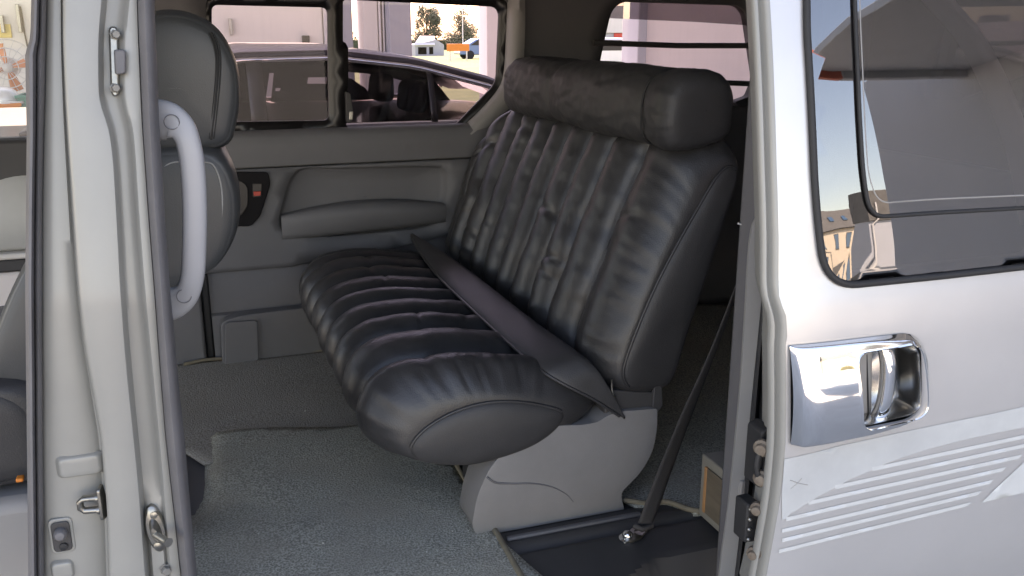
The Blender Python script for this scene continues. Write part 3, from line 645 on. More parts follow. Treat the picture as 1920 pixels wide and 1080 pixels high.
# each column: (left key, right key, blend, depth)
prof = [('L', 'A', -.10, .125), ('L', 'A', .0, .104), ('L', 'A', .06, .100), ('L', 'A', .5, .096), ('L', 'A', .86, .097), ('L', 'A', .955, .101), ('L', 'A', .985, .100), ('L', 'A', 1.0, .085),
        ('A', 'B', .0, .064), ('A', 'B', .03, .0595), ('A', 'B', .10, .057), ('A', 'B', .5, .053), ('A', 'B', .86, .0545), ('A', 'B', .95, .0555), ('B', 'C', .0, .060), ('B', 'C', .07, .070),
        ('B', 'C', .16, .0765), ('B', 'C', .3, .078), ('B', 'C', .6, .0775), ('B', 'C', .82, .0755), ('B', 'C', .92, .070), ('B', 'C', 1.0, .0645), ('C', 'D', .15, .062), ('C', 'D', .6, .0625), ('C', 'D', .92, .064), ('C', 'D', 1.05, .070), ('C', 'D', 1.15, .11)]
rows = []
for i, y in enumerate(yy_):
    rows.append([P(cl[a][i]+(cl[b][i]-cl[a][i])*t, y, Y=d+lean(y)-.012*sstep(880, 1000, y)*(1 if a == 'B' and .2 < t < .85 else 0)) for a, b, t, d in prof])
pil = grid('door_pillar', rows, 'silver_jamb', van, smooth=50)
def at(x, y, d): return P(x, y, Y=d+lean(y))
# rubber seals either side of the pillar
def seal(name, lk, rk, d, m, ribs, lo=-60, hi=1160, extra=None):
    rows = []
    for i, y in enumerate(yy_):
        a, b = cl[lk][i] if isinstance(lk, str) else lk(y), cl[rk][i] if isinstance(rk, str) else rk(y)
        rows.append([at(a+(b-a)*t, y, d+dd) for t, dd in ribs])
    return grid(name, rows, m, van, smooth=50)
seal('sliding_door_seal', 'D', 'E', .060, 'rubber', [(-.04, .03), (-.02, .008), (.06, -.004), (.2, -.013), (.42, -.018), (.65, -.016), (.85, -.006), (.96, .008), (1.0, .028), (.98, .05)])
fl = lambda y: float(np.interp(y, [-60, 60, 85, 95, 250, 540, 800, 1080, 1160], [60, 57, 54, 47, 50, 47, 50, 53, 54]))
seal('front_door_seal', fl, 'L', .092, 'rubber', [(0, .05), (.0, .02), (.05, .002), (.2, -.012), (.36, -.013), (.50, -.006), (.56, .004), (.62, -.004), (.74, -.008), (.9, -.004), (1.0, .008), (1.03, .02)])
# dark inner body of the pillar, so no light leaks behind the seals
rows = [[at(cl['L'][i]-12, y, .15), at(cl['E'][i]-2, y, .11), at(cl['E'][i]-8, y, .17)] for i, y in enumerate(yy_)]
grid('pillar_inner_trim', rows, 'plastic', van, smooth=50, solid=.01)
box('dark_gap_block', (-.30, .50, -.05), (-.06, 1.05, .004), 'rubber_dark', van, .02)  # black block put in for the dark void beside the carpet
# guide plate with two bolts and a rubber block, upper channel
gp = [at(x, y, .0765) for x, y in [(204, 55), (208, 49), (218, 50), (222, 58), (224, 172), (221, 180), (213, 181), (208, 172)]]
gpl = link('guide_plate', flipfix(mesh('guide_plate', gp+[p+np.array([0, -.006, 0]) for p in gp], [tuple(range(8)), tuple(range(8, 16))[::-1]]+[(i, (i+1) % 8, (i+1) % 8+8, i+8) for i in range(8)])), 'steel', van, 30)
bev(gpl, .002, 2)
gb_ = [at(x, y, .070) for x, y in [(213, 93), (230, 92), (234, 98), (234, 134), (229, 138), (215, 139)]]
bk = link('guide_block', flipfix(mesh('guide_block', gb_+[p+np.array([.002, -.016, 0]) for p in gb_], [tuple(range(6)), tuple(range(6, 12))[::-1]]+[(i, (i+1) % 6, (i+1) % 6+6, i+6) for i in range(6)])), 'rubber', gpl, 30); bev(bk, .003, 2)
M['bolt'] = mat('bolt_grey', (.22, .215, .20), .5, .3, .1, 300, var=.15, vscale=60)
for y in (65, 165): hexbolt(at(215, y, .0705), (0.25, -1, .05), .0046, .009, 'bolt', gpl)
# striker on the front-door side: plate seen edge-on with a U loop
sp = at(192, 941, .078)
stk = prism('striker_plate', roundpoly([(-.012, -.032), (.006, -.036), (.012, 0), (.006, .036), (-.012, .032)], .006), -.003, .003, 'steel', van, .0015, axis='X')
stk.location = sp; stk.scale = (.66, .8, .64); stk.rotation_euler = (0, 0, rad(-14))
u0 = [(0, -.004, .0125), (-.030, -.006, .0125), (-.036, -.007, .006), (-.036, -.007, -.006), (-.030, -.006, -.0125), (0, -.004, -.0125)]
tube('striker_loop', u0, .0062, 'steel', stk, 10)
for z in (.0125, -.0125): lathe('collar', [(.009, 0), (.009, .005), (.007, .006)], (-.002, -.004, z), (-1, 0, 0), 'steel', stk, 14)
# interior-light door switch in a pressed recess
sw = lathe('switch_recess', [(.022, .0), (.0205, .001)], (0, 0, 0), (0, -1, 0), 'silver_jamb', None, 12); bpy.data.objects.remove(sw)
c = at(116, 1004, .0955)
def rrect(w_, h_, r): return roundpoly([(-w_, -h_), (w_, -h_), (w_, h_), (-w_, h_)], r, 5)
rcs = prism('switch_recess', rrect(.0135, .0235, .0075), -.0012, .004, 'silver_jamb', van, .0015); rcs.location = c
s1 = prism('switch_body', rrect(.0105, .0200, .006), -.004, -.0013, 'black', rcs, .0015)
lathe('plunger', [(.0075, 0), (.0075, .008), (.005, .012), (.001, .013)], (0, -.004, .006), (0, -1, .1), 'rubber', rcs, 16)
lathe('screw', [(.005, 0), (.0048, .003), (.001, .004)], (.001, -.004, -.0125), (0, -1, 0), 'rubber_dark', rcs, 12)
# pressed pocket above the switch
for (x, y, hw, hh) in ((151, 872, .024, .013), (118, 1068, .012, .012)):
    rows = []; cc = at(x, y, .0965)
    for s, d in ((1.12, .003), (1.0, -.0005), (.92, -.0035), (.8, -.0040), (.4, -.0042), (.02, -.0042)):
        rows.append([(cc[0]+p[0]*s, cc[1]+d-.0012, cc[2]+p[1]*s) for p in rrect(hw, hh, .007)])
    grid('pressing', rows, 'silver_jamb', van, cu=True, smooth=60)
# door-stop pin on its oval plate, lower channel
pc = at(292, 990, .066)
rows = []
ov = lambda s: [(pc[0]+.0115*s*math.cos(t)+.0025*math.sin(t)*-1, pc[2]+.0315*s*math.sin(t)) for t in np.linspace(0, 2*math.pi, 29)[:-1]]
for s, d in ((1, .006), (1, -.003), (.86, -.006), (.55, -.007), (.36, -.014), (.3, -.018), (.02, -.018)): rows.append([(a, pc[1]+d, b) for a, b in ov(s)])
pp = grid('stop_plate', rows, 'steel', van, cu=True, smooth=35)
tube('stop_pin', [pc+np.array([.0, -.016, 0]), pc+np.array([.011, -.034, 0]), pc+np.array([.0135, -.038, 0]), pc+np.array([.015, -.0405, 0])], [.0042, .0042, .0042, .0058], 'steel', pp, 12, smooth=40)
for z in (.021, -.021): lathe('screw', [(.005, 0), (.0045, .003), (.001, .004)], pc+np.array([.0, -.0045, z]), (0, -1, 0), 'steel', pp, 12)
hexbolt(at(309, 1066, .064), (.3, -1, 0), .0055, .010, 'bolt', van)
# grab handle
hd_pts = [P(x, y, Y=q) for x, y, q in [(268, 228, .16), (300, 225, .147), (324, 229, .138), (345, 247, .132), (357, 285, .129), (363, 340, .128), (365, 400, .128), (364, 465, .129), (361, 515, .132), (351, 548, .138), (328, 565, .146), (300, 569, .155), (285, 570, .16)]]
hp_ = spline([np.array(p) for p in hd_pts], 6)
rows = []
for i, p in enumerate(hp_):
    q = hp_[min(len(hp_)-1, i+1)]-hp_[max(0, i-1)]; q = q/np.linalg.norm(q); s = np.cross(q, [0, 1, 0]); s /= np.linalg.norm(s); u = np.array([0, 1., 0])
    e = abs(i/(len(hp_)-1)-.5)*2; wd = .0142+.0100*sstep(.40, .85, e); th = .0125+.003*sstep(.5, .9, e)
    rows.append([p+s*wd*math.copysign(abs(math.cos(t))**.75, math.cos(t))+u*th*math.copysign(abs(math.sin(t))**.75, math.sin(t)) for t in np.linspace(0, 2*math.pi, 21)[:-1]])
gh = grid('grab_handle', rows, 'handle', van, cu=True, caps=True, smooth=60)
for (px, py, yq) in ((345, 556, .1245), (322, 229, .121)):
    cc = P(px, py, Y=yq); tube('cap_joint', [cc+np.array([.0085*math.cos(t), .0016, .0085*math.sin(t)]) for t in np.linspace(0, 2*math.pi, 25)[:-1]], .0006, 'plastic', gh, 5, True)
# ================================================================== SLIDING DOOR (slid back along the body side)
DZ = [.0, .15, .25, .35, .45, .55, .60, .625, .645, .66, .70, .75, .85, .95, 1.10]
DY = [-.055, -.088, -.100, -.107, -.109, -.106, -.100, -.0938, -.0890, -.0867, -.0802, -.0715, -.0523, -.0304, .0073]
_c = spline([np.array(p) for p in zip(DZ, DY)], 12); _cz = [p[0] for p in _c]; _cy = [p[1] for p in _c]
def doorY(x, z): return float(np.interp(z, _cz, _cy))+.012*(max(0, .78-x)/.1)**2*.6+.01*(x-.95)**2
def dP(px, py, off=0.):
    p = P(px, py, Y=-.1)
    for _ in range(8): p = P(px, py, Y=doorY(p[0], p[2])-off)
    return p
def dUV(px, py): p = dP(px, py); return (p[0], p[2])
edge_px = [(1441, -40), (1450, 120), (1456, 300), (1460, 450), (1461, 555), (1467, 575), (1474, 592), (1476, 630), (1473, 648), (1473, 830), (1469, 880), (1462, 940), (1450, 1010), (1437, 1080), (1425, 1130)]
edge = [dUV(*p) for p in edge_px]
door_out = edge+[(.66, .06), (1.75, .06), (1.75, 1.05), (edge[0][0], 1.05)]
win_hole = roundpoly([dUV(1509, -60), dUV(1510, 60), dUV(1526, 380), dUV(1546, 538), dUV(1760, 517), (1.60, .628), (1.60, 1.03), (dUV(1509, -60)[0], 1.03)], [.001, .02, .05, .05, .02, .04, .03, .01], 10)
cup = roundpoly([dUV(1592, 657), dUV(1712, 639), dUV(1718, 768), dUV(1598, 797)], [.02, .02, .022, .02], 8)
bez = roundpoly([dUV(1478, 647), dUV(1729, 619), dUV(1731, 784), dUV(1479, 832)], [.002, .04, .04, .002], 10)
cutb = roundpoly([dUV(1481, 650), dUV(1726, 623), dUV(1728, 780), dUV(1482, 828)], [.002, .038, .038, .002], 8)
dr = sheet('sliding_door', door_out, [win_hole, cutb], lambda a, b: (a, doorY(a, b), b), 'silver', van, .016, 0, smooth=180)
# hemmed leading edge: a rounded multi-step return flange
ep = [np.array([e[0], doorY(*e), e[1]]) for e in resample([np.array(e) for e in edge], .012)]
ep = [ep[0]]+[(ep[i-1]+2*ep[i]+ep[i+1])/4 for i in range(1, len(ep)-1)]+[ep[-1]]
hem = [(.001, 0), (-.002, .0008), (-.0045, .003), (-.0055, .007), (-.0068, .0125), (-.0085, .0138), (-.0102, .0125), (-.0115, .0085), (-.013, .0072), (-.0152, .0078), (-.0168, .011), (-.0175, .016), (-.014, .022), (0, .024)]
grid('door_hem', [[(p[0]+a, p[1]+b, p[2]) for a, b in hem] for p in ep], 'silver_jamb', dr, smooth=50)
# inner shell of the door: front closing face with hardware
inner = [(p[0], p[1], p[2]) for p in ep]
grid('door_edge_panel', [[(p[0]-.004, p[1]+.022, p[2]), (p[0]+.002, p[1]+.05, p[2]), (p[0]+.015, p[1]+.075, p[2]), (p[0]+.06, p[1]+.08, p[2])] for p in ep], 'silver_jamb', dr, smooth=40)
prism('inner_panel', [(.76, .05), (1.73, .05), (1.73, .60), (.76, .60)], -.03, -.02, 'plastic', dr, .004)
for (px, py, m, r) in ((1431, 838, 'rust', .012), (1430, 895, 'rust', .012), (1422, 952, 'rust', .010), (1415, 1035, 'rust', .010)):
    c = P(px, py, Y=-.075); lathe('roller_bolt', [(r, 0), (r, .006), (r*.7, .008), (r*.6, .013), (.001, .014)], c, (-.75, -.6, 0), m, dr, 16)
lp = P(1430, 866, Y=-.075)
tube('latch_loop', [lp+np.array([-.004+.0*t, -.003, .02*math.cos(t)]) + np.array([.008*math.sin(t), 0, 0]) for t in np.linspace(0, 2*math.pi, 17)[:-1]], .004, 'rubber_dark', dr, 8, True)
prism('latch_body', roundpoly([(lp[0]+.002, lp[2]-.045), (lp[0]+.02, lp[2]-.045), (lp[0]+.02, lp[2]+.045), (lp[0]+.002, lp[2]+.04)], .006), -.066, -.03, 'rubber_dark', dr, .004)
cb = P(1408, 985, Y=-.07)
box('contact_block', (cb[0]-.005, -.066, cb[2]-.030), (cb[0]+.016, -.035, cb[2]+.030), 'rubber_dark', dr, .003)
for k in range(4): lathe('contact_pin', [(.0028, 0), (.0028, .003), (.001, .005)], (cb[0]-.001, -.0665, cb[2]+.024-k*.0155), (-.2, -1, 0), 'steel', dr, 10)
# window: gasket, fixed pane, framed opening light
gk = [np.array([a, doorY(a, b)-.003, b]) for a, b in resample(win_hole, .012, True)]
tube('window_gasket', gk, .0048, 'rubber_dark', dr, 8, True)
wpane = sheet('window_pane', [((np.array(p)-np.array([1.15, .83]))*.999+np.array([1.15, .83])) for p in win_hole], [], lambda a, b: (a, doorY(a, b)+.003, b), 'glass_dark', dr, .03)
ol_px = [(1601, -60), (1605, 60), (1612, 220), (1619, 330), (1632, 408), (1760, 399)]
ol = roundpoly([dUV(*p) for p in ol_px]+[(1.45, .70), (1.45, 1.02)], [.0, .03, .03, .03, .035, .02, .04, .02], 10)
q = [np.array([a, doorY(a, b)+.0005, b]) for a, b in resample(ol, .012, True)]
tube('opening_light_seal', q, .0028, 'rubber_dark', wpane, 8, True)
q2 = roundpoly([dUV(x+12, y) for x, y in ol_px[:4]]+[dUV(1650, 382), dUV(1760, 374)]+[(1.43, .715), (1.43, 1.01)], [.0, .03, .03, .03, .03, .02, .04, .02], 10)
tube('inner_frame_line', [np.array([a, doorY(a, b)+.004, b]) for a, b in resample(q2, .012, True)], .0015, 'plastic_l', wpane, 6, True)
# handle: chrome escutcheon, cup and vertical grip
def dsurf(off): return lambda a, b: (a, doorY(a, b)-off, b)
def quadloop(c4, r4, k=8, m=14):
    lp = roundpoly(c4, r4, k); n = k+1; out = []
    for q in range(4):
        out += lp[q*n:(q+1)*n]; a, b = lp[(q+1)*n-1], lp[((q+1)*n) % (4*n)]
        out += [a+(b-a)*t/(m+1) for t in range(1, m+1)]
    return out
bezl = quadloop([dUV(1478, 647), dUV(1729, 619), dUV(1731, 784), dUV(1479, 832)], [.002, .04, .04, .002])
cupl = quadloop([dUV(1592, 657), dUV(1712, 639), dUV(1718, 768), dUV(1598, 797)], [.02, .02, .022, .02])
rows = []
for kind, v in [('e', 0), ('e', .0008), ('e', .002), ('e', .004), ('e', .0065), ('e', .0095), ('m', .3), ('m', .4), ('m', .5), ('m', .6), ('m', .7), ('m', .8), ('c', .0055), ('c', .004), ('c', .0025), ('c', .0012), ('c', 0)]:
    r = []
    for a, b in zip(bezl, cupl):
        L_ = np.linalg.norm(b-a); s_ = min(v/L_, .45) if kind == 'e' else (v if kind == 'm' else 1-min(v/L_, .45)); p = a+(b-a)*s_
        d = s_*L_; dc = (1-s_)*L_
        h = .001+.0085*math.sin(math.pi/2*min(1, d/.012))+.008*math.sin(math.pi*min(1, max(0, (p[1]-.405)/.165)))+.011*(1-min(1, max(0, (p[1]-.415)/.15)))*min(1, d/.016)+.0022*math.exp(-(dc/.0022)**2)-.003*sstep(.0016, 0, dc)
        r.append((p[0], doorY(p[0], p[1])-h, p[1]))
    rows.append(r)
esc = grid('handle_escutcheon', rows, 'chrome', dr, cu=True, smooth=60)
cup = cupl
cc = np.mean([np.array(p) for p in cup], axis=0); rows = []
for s, d in ((1.0, -.0105), (.985, -.011), (.965, -.008), (.94, .004), (.90, .022), (.78, .034), (.5, .038), (.02, .039)):
    rows.append([(cc[0]+(p[0]-cc[0])*s, doorY(p[0], p[1])+d, cc[1]+(p[1]-cc[1])*s) for p in cup])
grid('handle_cup', rows, mat('satin_chrome', (.62, .61, .59), .22, 1.0, .02, 200, var=.04), esc, cu=True, smooth=60)
rows = []
gx = dUV(1655, 720)[0]
for t in np.linspace(-1, 1, 26):
    z = cc[1]+t*.058-.002; bow = .006*(1-t*t); y0 = doorY(gx, z)+.010-.012*(1-t**4)
    x0 = gx+bow*.9-.006*t*0
    rows.append([(x0+.010*math.copysign(abs(math.cos(a))**.7, math.cos(a)), y0+.009*math.copysign(abs(math.sin(a))**.7, math.sin(a)), z) for a in np.linspace(0, 2*math.pi, 19)[:-1]])
grid('handle_grip', rows, 'chrome', esc, cu=True, caps=True, smooth=60)
prism('cup_plate', roundpoly([dUV(1602, 668), dUV(1648, 662), dUV(1648, 782), dUV(1604, 790)], .006), doorY(*cc)+.012, doorY(*cc)+.03, 'plastic_l', esc, .004)
tube('cup_slot', [dP(1625, 664, -.0115), dP(1627, 725, -.0115), dP(1629, 790, -.0115)], .0012, 'rubber_dark', esc, 6)
# pale decals: a worn swoosh above six stripes, and a wedge
def decal(name, pts, m='decal', st=.02): return sheet(name, [dUV(1440+a/3.6, 780+b/3.6) for a, b in pts], [], dsurf(.0009), m, dr, st)
decal('decal_swoosh', [(108, 290), (500, 195), (900, 108), (1300, 25), (1500, -15), (1900, -105), (2100, -150), (2100, -10), (1728, 75), (1400, 140), (1100, 215), (900, 280), (740, 340), (700, 362), (690, 368), (590, 410), (540, 430), (480, 470), (440, 488), (370, 525), (330, 545), (280, 580), (240, 600), (190, 635), (150, 655), (120, 690), (92, 700), (90, 520)], 'decal_worn', .025)
st = [((700, 358), (2000, 80), 28), ((450, 480), (2000, 140), 28), ((270, 585), (1715, 270), 28), ((120, 695), (1605, 355), 28), ((90, 775), (1520, 440), 27), ((92, 838), (1440, 515), 27), ((70, 912), (1370, 590), 26)]
for (a, b, h) in st:
    k = 6; up = [(a[0]+(b[0]-a[0])*i/k, a[1]+(b[1]-a[1])*i/k-h*.5) for i in range(k+1)]; dn = [(x-(6 if 0 < j < k else 0), y+h) for j, (x, y) in enumerate(up)]
    dn[-1] = (up[-1][0]-25, up[-1][1]+h+4)
    decal('decal_stripe', up+dn[::-1])
decal('decal_wedge', [(1435, 585), (1728, 515), (2100, 425), (2100, -20), (1728, 305), (1600, 425), (1500, 520)])
for k, pts in enumerate([[(150, 432), (200, 452), (268, 466)], [(155, 490), (190, 462), (230, 420)]]):
    tube('scratch', [dP(1440+a/3.6, 780+b/3.6, .0011) for a, b in pts], .0005 if k == 0 else .0003, 'plastic_l', dr, 5)
# --- rear body side behind the open door, and the pillar edge left of it
q_out = [(.83, .0), (2.2, .0), (2.2, 1.1), (.83, 1.1)]
arc = spline([XZ(x, y, .03) for x, y in [(1690, -60), (1725, 0), (1790, 75), (1845, 180), (1885, 290), (1910, 420)]], 6)
qh = roundpoly([(.93, .60), (1.335, .60)], 0) if False else [(.90, .56)]+[(1.21, .56)]+[p for p in reversed([np.array(a) for a in arc])][:]+[(.90, 1.06)]
qb = sheet('rear_body_side', q_out, [roundpoly([(.90, .60), (1.27, .60), (1.27, 1.06), (.90, 1.06)], .03)], lambda a, b: (a, .035, b), 'plastic_d', van, .05, .02)
arco = spline([XZ(x, y, .03) for x, y in [(1745, -60), (1780, 0), (1830, 60), (1880, 150), (1925, 270), (1960, 420)]], 6)
grid('quarter_pillar', [[(a[0], .028, a[1]), (a[0]+.008, .014, a[1]), ((a[0]+b[0])/2, .008, (a[1]+b[1])/2), (b[0]-.004, .016, b[1]), (b[0], .03, b[1])] for a, b in zip(arc, arco)], 'silver', van, smooth=60)
cpx = [(1440, 330), (1421, 395), (1408, 425), (1401, 480), (1394, 600), (1386, 720), (1374, 850), (1362, 960), (1352, 1030), (1345, 1090)]
cpi = [(1462, 330), (1443, 400), (1437, 425), (1434, 480), (1424, 600), (1412, 720), (1400, 850), (1391, 960), (1383, 1030), (1376, 1090)]
cps = [(1478, 330), (1462, 400), (1455, 425), (1450, 480), (1446, 600), (1441, 720), (1432, 850), (1418, 960), (1408, 1030), (1398, 1090)]
A_, B_, C_ = (spline([np.array(p, float) for p in k], 6) for k in (cpx, cpi, cps))
grid('rear_pillar_trim', [[P(*a, Y=.13), P(*a, Y=.085), P(a[0]+3, a[1], Y=.076), P(*b, Y=.07), P(b[0]+4, b[1], Y=.10)] for a, b in zip(A_, B_)], 'plastic_l' if False else mat('mid_grey_trim', (.30, .295, .285), .6, 0, .1, 900, var=.04), van, smooth=50)
grid('rear_pillar_seal', [[P(b[0]+(c[0]-b[0])*t, b[1]+(c[1]-b[1])*t, Y=.066+d) for t, d in ((-.02, .03), (0, .005), (.15, -.008), (.3, -.010), (.42, -.002), (.5, .006), (.6, -.006), (.75, -.012), (.9, -.006), (1.0, .006), (1.05, .03))] for b, c in zip(B_, C_)], 'rubber_dark', van, smooth=50)
box('rear_pillar_body', (.79, .075, -.1), (.90, .16, 1.1), 'plastic_d', van, .01)
lc = P(1388, 922, Y=.077)
prism('pillar_catch', roundpoly([(lc[0]-.008, lc[2]-.022), (lc[0]+.008, lc[2]-.024), (lc[0]+.008, lc[2]+.022), (lc[0]-.006, lc[2]+.024)], .003), .066, .080, 'plastic_l', van, .002)
# ================================================================== BENCH SEAT
bench = thing('bench_seat', 'black leather bench seat with tufted rolls and a long head bolster', 'bench seat')
def loopres(pts, n):
    """closed smooth loop resampled to n points, by arc length"""
    q = spline([np.array(p, float) for p in pts], 16, True); q.append(q[0]); q = np.array(q)
    s = np.concatenate([[0], np.cumsum(np.linalg.norm(np.diff(q, axis=0), axis=1))]); t = np.linspace(0, s[-1], n+1)[:-1]
    return np.stack([np.interp(t, s, q[:, 0]), np.interp(t, s, q[:, 1])], 1), t
def loopnorm(q):
    d = np.roll(q, -1, 0)-np.roll(q, 1, 0); d /= np.linalg.norm(d, axis=1)[:, None]; n = np.stack([d[:, 1], -d[:, 0]], 1)
    c = q.mean(0); 
    if np.sum((q-c)*n) < 0: n = -n
    return n
def pillow(name, loop, capn, capf, y0, y1, bounds, wfun, puff, crease, parent, seed, npin=3, ex=1., corner=False, nl=150, ny=210, dn=.085, df=.06, gather=.0075, mater='leather', wr=.0016, pinch=.006):
    """a stuffed body: closed (x,z) loop carried along Y, blended to smaller loops at both ends, with rolls between `bounds`"""
    L, s = loopres(loop, nl); Cn, _ = loopres(capn, nl); Cf, _ = loopres(capf, nl); NL = loopnorm(L)
    rnd = random.Random(seed); tot = s[-1]; rows = []
    pins = [[(rnd.random()*tot, rnd.uniform(.004, .012), rnd.uniform(.3, 1.0), rnd.uniform(-.25, .25)) for _ in range(npin)] for _ in bounds]
    # dense rows near creases and ends
    yy = [y0+(y1-y0)*i/ny for i in range(ny+1)]
    yy = sorted(set([round(v, 5) for v in yy]+[round(y0+dn*(i/14.)**2, 5) for i in range(15)]+[round(y1-df*(i/12.)**2, 5) for i in range(13)]))
    for y in yy:
        bn = max(0, 1-(1-min(1, (y-y0)/dn))**2)**(.5*ex); bf = max(0, 1-(1-min(1, (y1-y)/df))**2)**(.5*ex)
        k = max(0, min(len(bounds)-2, int(np.searchsorted(bounds, y))-1)); a, b = bounds[k], bounds[k+1]
        u = max(-1, min(1, (y-(a+b)/2)/((b-a)/2)))
        row = []
        for j in range(nl):
            p = L[j]; wgt = wfun(p)
            ye = y+.011*N3(p[0]*6, p[1]*6, seed*1.7)+.006*N3(p[0]*13, y*7, p[1]*13+seed)
            k = max(0, min(len(bounds)-2, int(np.searchsorted(bounds, ye))-1)); a, b = bounds[k], bounds[k+1]; u = max(-1, min(1, (ye-(a+b)/2)/((b-a)/2)))
            uu = u+.06*N3(p[0]*9, p[1]*9, k*3.1+seed)*(1-abs(u))
            h = puff*(math.sqrt(max(0, 1-uu*uu*.985))-.62)
            cr = -crease*math.exp(-((1-abs(u))/.09)**2)*(.75+.35*N3(p[0]*9, p[1]*9, k+seed*2.))
            d = wgt*(h+cr)*min(bn, bf)
            for (s0, sw_, sa, sl) in pins[k]:
                ds = s[j]-s0-sl*(y-a)
                if abs(ds) < .05: d -= wgt*pinch*sa*math.exp(-(ds/sw_)**2)*(1-u*u*.5)*bn*bf
            d += wgt*wr*(N3(p[0]*38, y*16, p[1]*38)+.6*N3(p[0]*80, y*50, p[1]*80+3))
            g = (1-bn)*bn*4*.5+math.exp(-((y-y0-.028)/.045)**2)*bn
            d += gather*g*(N3(s[j]*48, seed, y*9)+.55*N3(s[j]*110, seed+5, y*8))*min(1, wgt+.15)
            q = p+NL[j]*d
            if bn < 1: q = Cn[j]+(q-Cn[j])*bn
            if bf < 1: q = Cf[j]+(q-Cf[j])*bf
            if corner:
                ct = max(0, (y-1.36)/.32)**2.2; q = np.array([q[0]-.075*ct*sstep(.35, .75, q[1]), .25+(q[1]-.25)*(1-.34*ct)])
            row.append((q[0], y, q[1]))
        rows.append(row)
    o = grid(name, rows, mater, parent, cu=True, smooth=180)
    return o, rows
def endpanel(name, loop, y, out, m, parent, nl=150, sgn=-1):
    L, _ = loopres(loop, nl); c = L.mean(0); rows = []
    for t in np.linspace(0, 1, 12):
        sc = math.cos(t*math.pi/2*.9998); rows.append([(c[0]+(p[0]-c[0])*sc, y+sgn*out*math.sin(t*math.pi/2), c[1]+(p[1]-c[1])*sc) for p in L])
    return grid(name, rows, m, parent, cu=True, caps=False, smooth=180), L
# --- cushion
cl_loop = [(.345, .190), (.296, .212), (.279, .255), (.295, .300), (.345, .330), (.43, .338), (.52, .325), (.62, .302), (.715, .262), (.73, .225), (.64, .200), (.48, .195)]
cl_capn = [(.37, .178), (.343, .200), (.345, .222), (.372, .248), (.420, .270), (.475, .280), (.53, .277), (.59, .262), (.640, .238), (.625, .205), (.565, .175), (.46, .160)]
cl_capf = [(.38, .19), (.335, .215), (.325, .25), (.335, .285), (.37, .310), (.45, .318), (.56, .312), (.63, .300), (.69, .26), (.68, .21), (.62, .18), (.48, .17)]
cb = [.43, .628, .768, .872, .99, 1.085, 1.202, 1.30, 1.415, 1.50, 1.66]
def cw(p): return sstep(.16, .24, p[1])*(1-.6*sstep(.60, .72, p[0]))
cush, crow = pillow('cushion', cl_loop, cl_capn, cl_capf, .478, 1.60, cb, cw, .058, .012, bench, 3, df=.24)
endpanel('cushion_side', cl_capn, .478, .016, 'leather_flat', cush)
endpanel('cushion_side', cl_capf, 1.60, .012, 'leather_flat', cush, sgn=1)
LC, _ = loopres(cl_capn, 150)
def arc_of(L, a, b, y):
    ia = int(np.argmin(np.hypot(L[:, 0]-a[0], L[:, 1]-a[1]))); ib = int(np.argmin(np.hypot(L[:, 0]-b[0], L[:, 1]-b[1]))); n = len(L)
    return [(L[i % n][0], y, L[i % n][1]) for i in range(ia, ib+1 if ib > ia else ib+n+1)]
pipe = arc_of(LC, (.344, .212), (.636, .240), .4765)
tube('piping', pipe, .0030, 'leather', cush, 8)
# --- backrest
bk_loop = [(.775, .243), (.742, .268), (.735, .315), (.760, .40), (.800, .50), (.842, .60), (.880, .685), (.905, .735), (.945, .757), (1.0, .742), (1.018, .70), (.995, .60), (.955, .47), (.915, .35), (.885, .262), (.84, .238)]
bk_capn = [(.800, .262), (.778, .275), (.770, .310), (.795, .385), (.832, .470), (.875, .550), (.920, .625), (.950, .672), (.972, .692), (.990, .690), (.998, .670), (.975, .59), (.94, .47), (.905, .36), (.878, .272), (.84, .258)]
bk_capf = [(.80, .275), (.775, .29), (.765, .32), (.788, .40), (.825, .50), (.868, .60), (.902, .665), (.925, .70), (.95, .712), (.98, .705), (.99, .67), (.965, .59), (.93, .47), (.90, .36), (.872, .285), (.84, .270)]
bb = [.43, .665, .80, .912, 1.035, 1.138, 1.256, 1.358, 1.478, 1.58, 1.74]
def bw_(p):
    t = (p[0]-.735)-(p[1]-.30)*.40
    return sstep(.105, .03, t)*sstep(.25, .33, p[1])*(1-.75*sstep(.70, .76, p[1]))
back, brow = pillow('backrest', bk_loop, bk_capn, bk_capf, .485, 1.68, bb, bw_, .066, .013, bench, 7, nl=170, dn=.10, df=.12, pinch=.009, corner=True, gather=.0055)
endpanel('backrest_side', bk_capn, .485, .016, 'leather_flat', back, 170)
endpanel('backrest_side', [(p[0]-.075*sstep(.35, .75, p[1]), .25+(p[1]-.25)*.66) for p in bk_capf], 1.68, .012, 'leather_flat', back, 170, 1)
LB, _ = loopres(bk_capn, 170)
t_ = lambda p: (p[0]-.735)-(p[1]-.30)*.40
pp_ = arc_of(LB, (.782, .272), (.992, .688), .4835)
tube('piping', pp_, .0030, 'leather', back, 8)
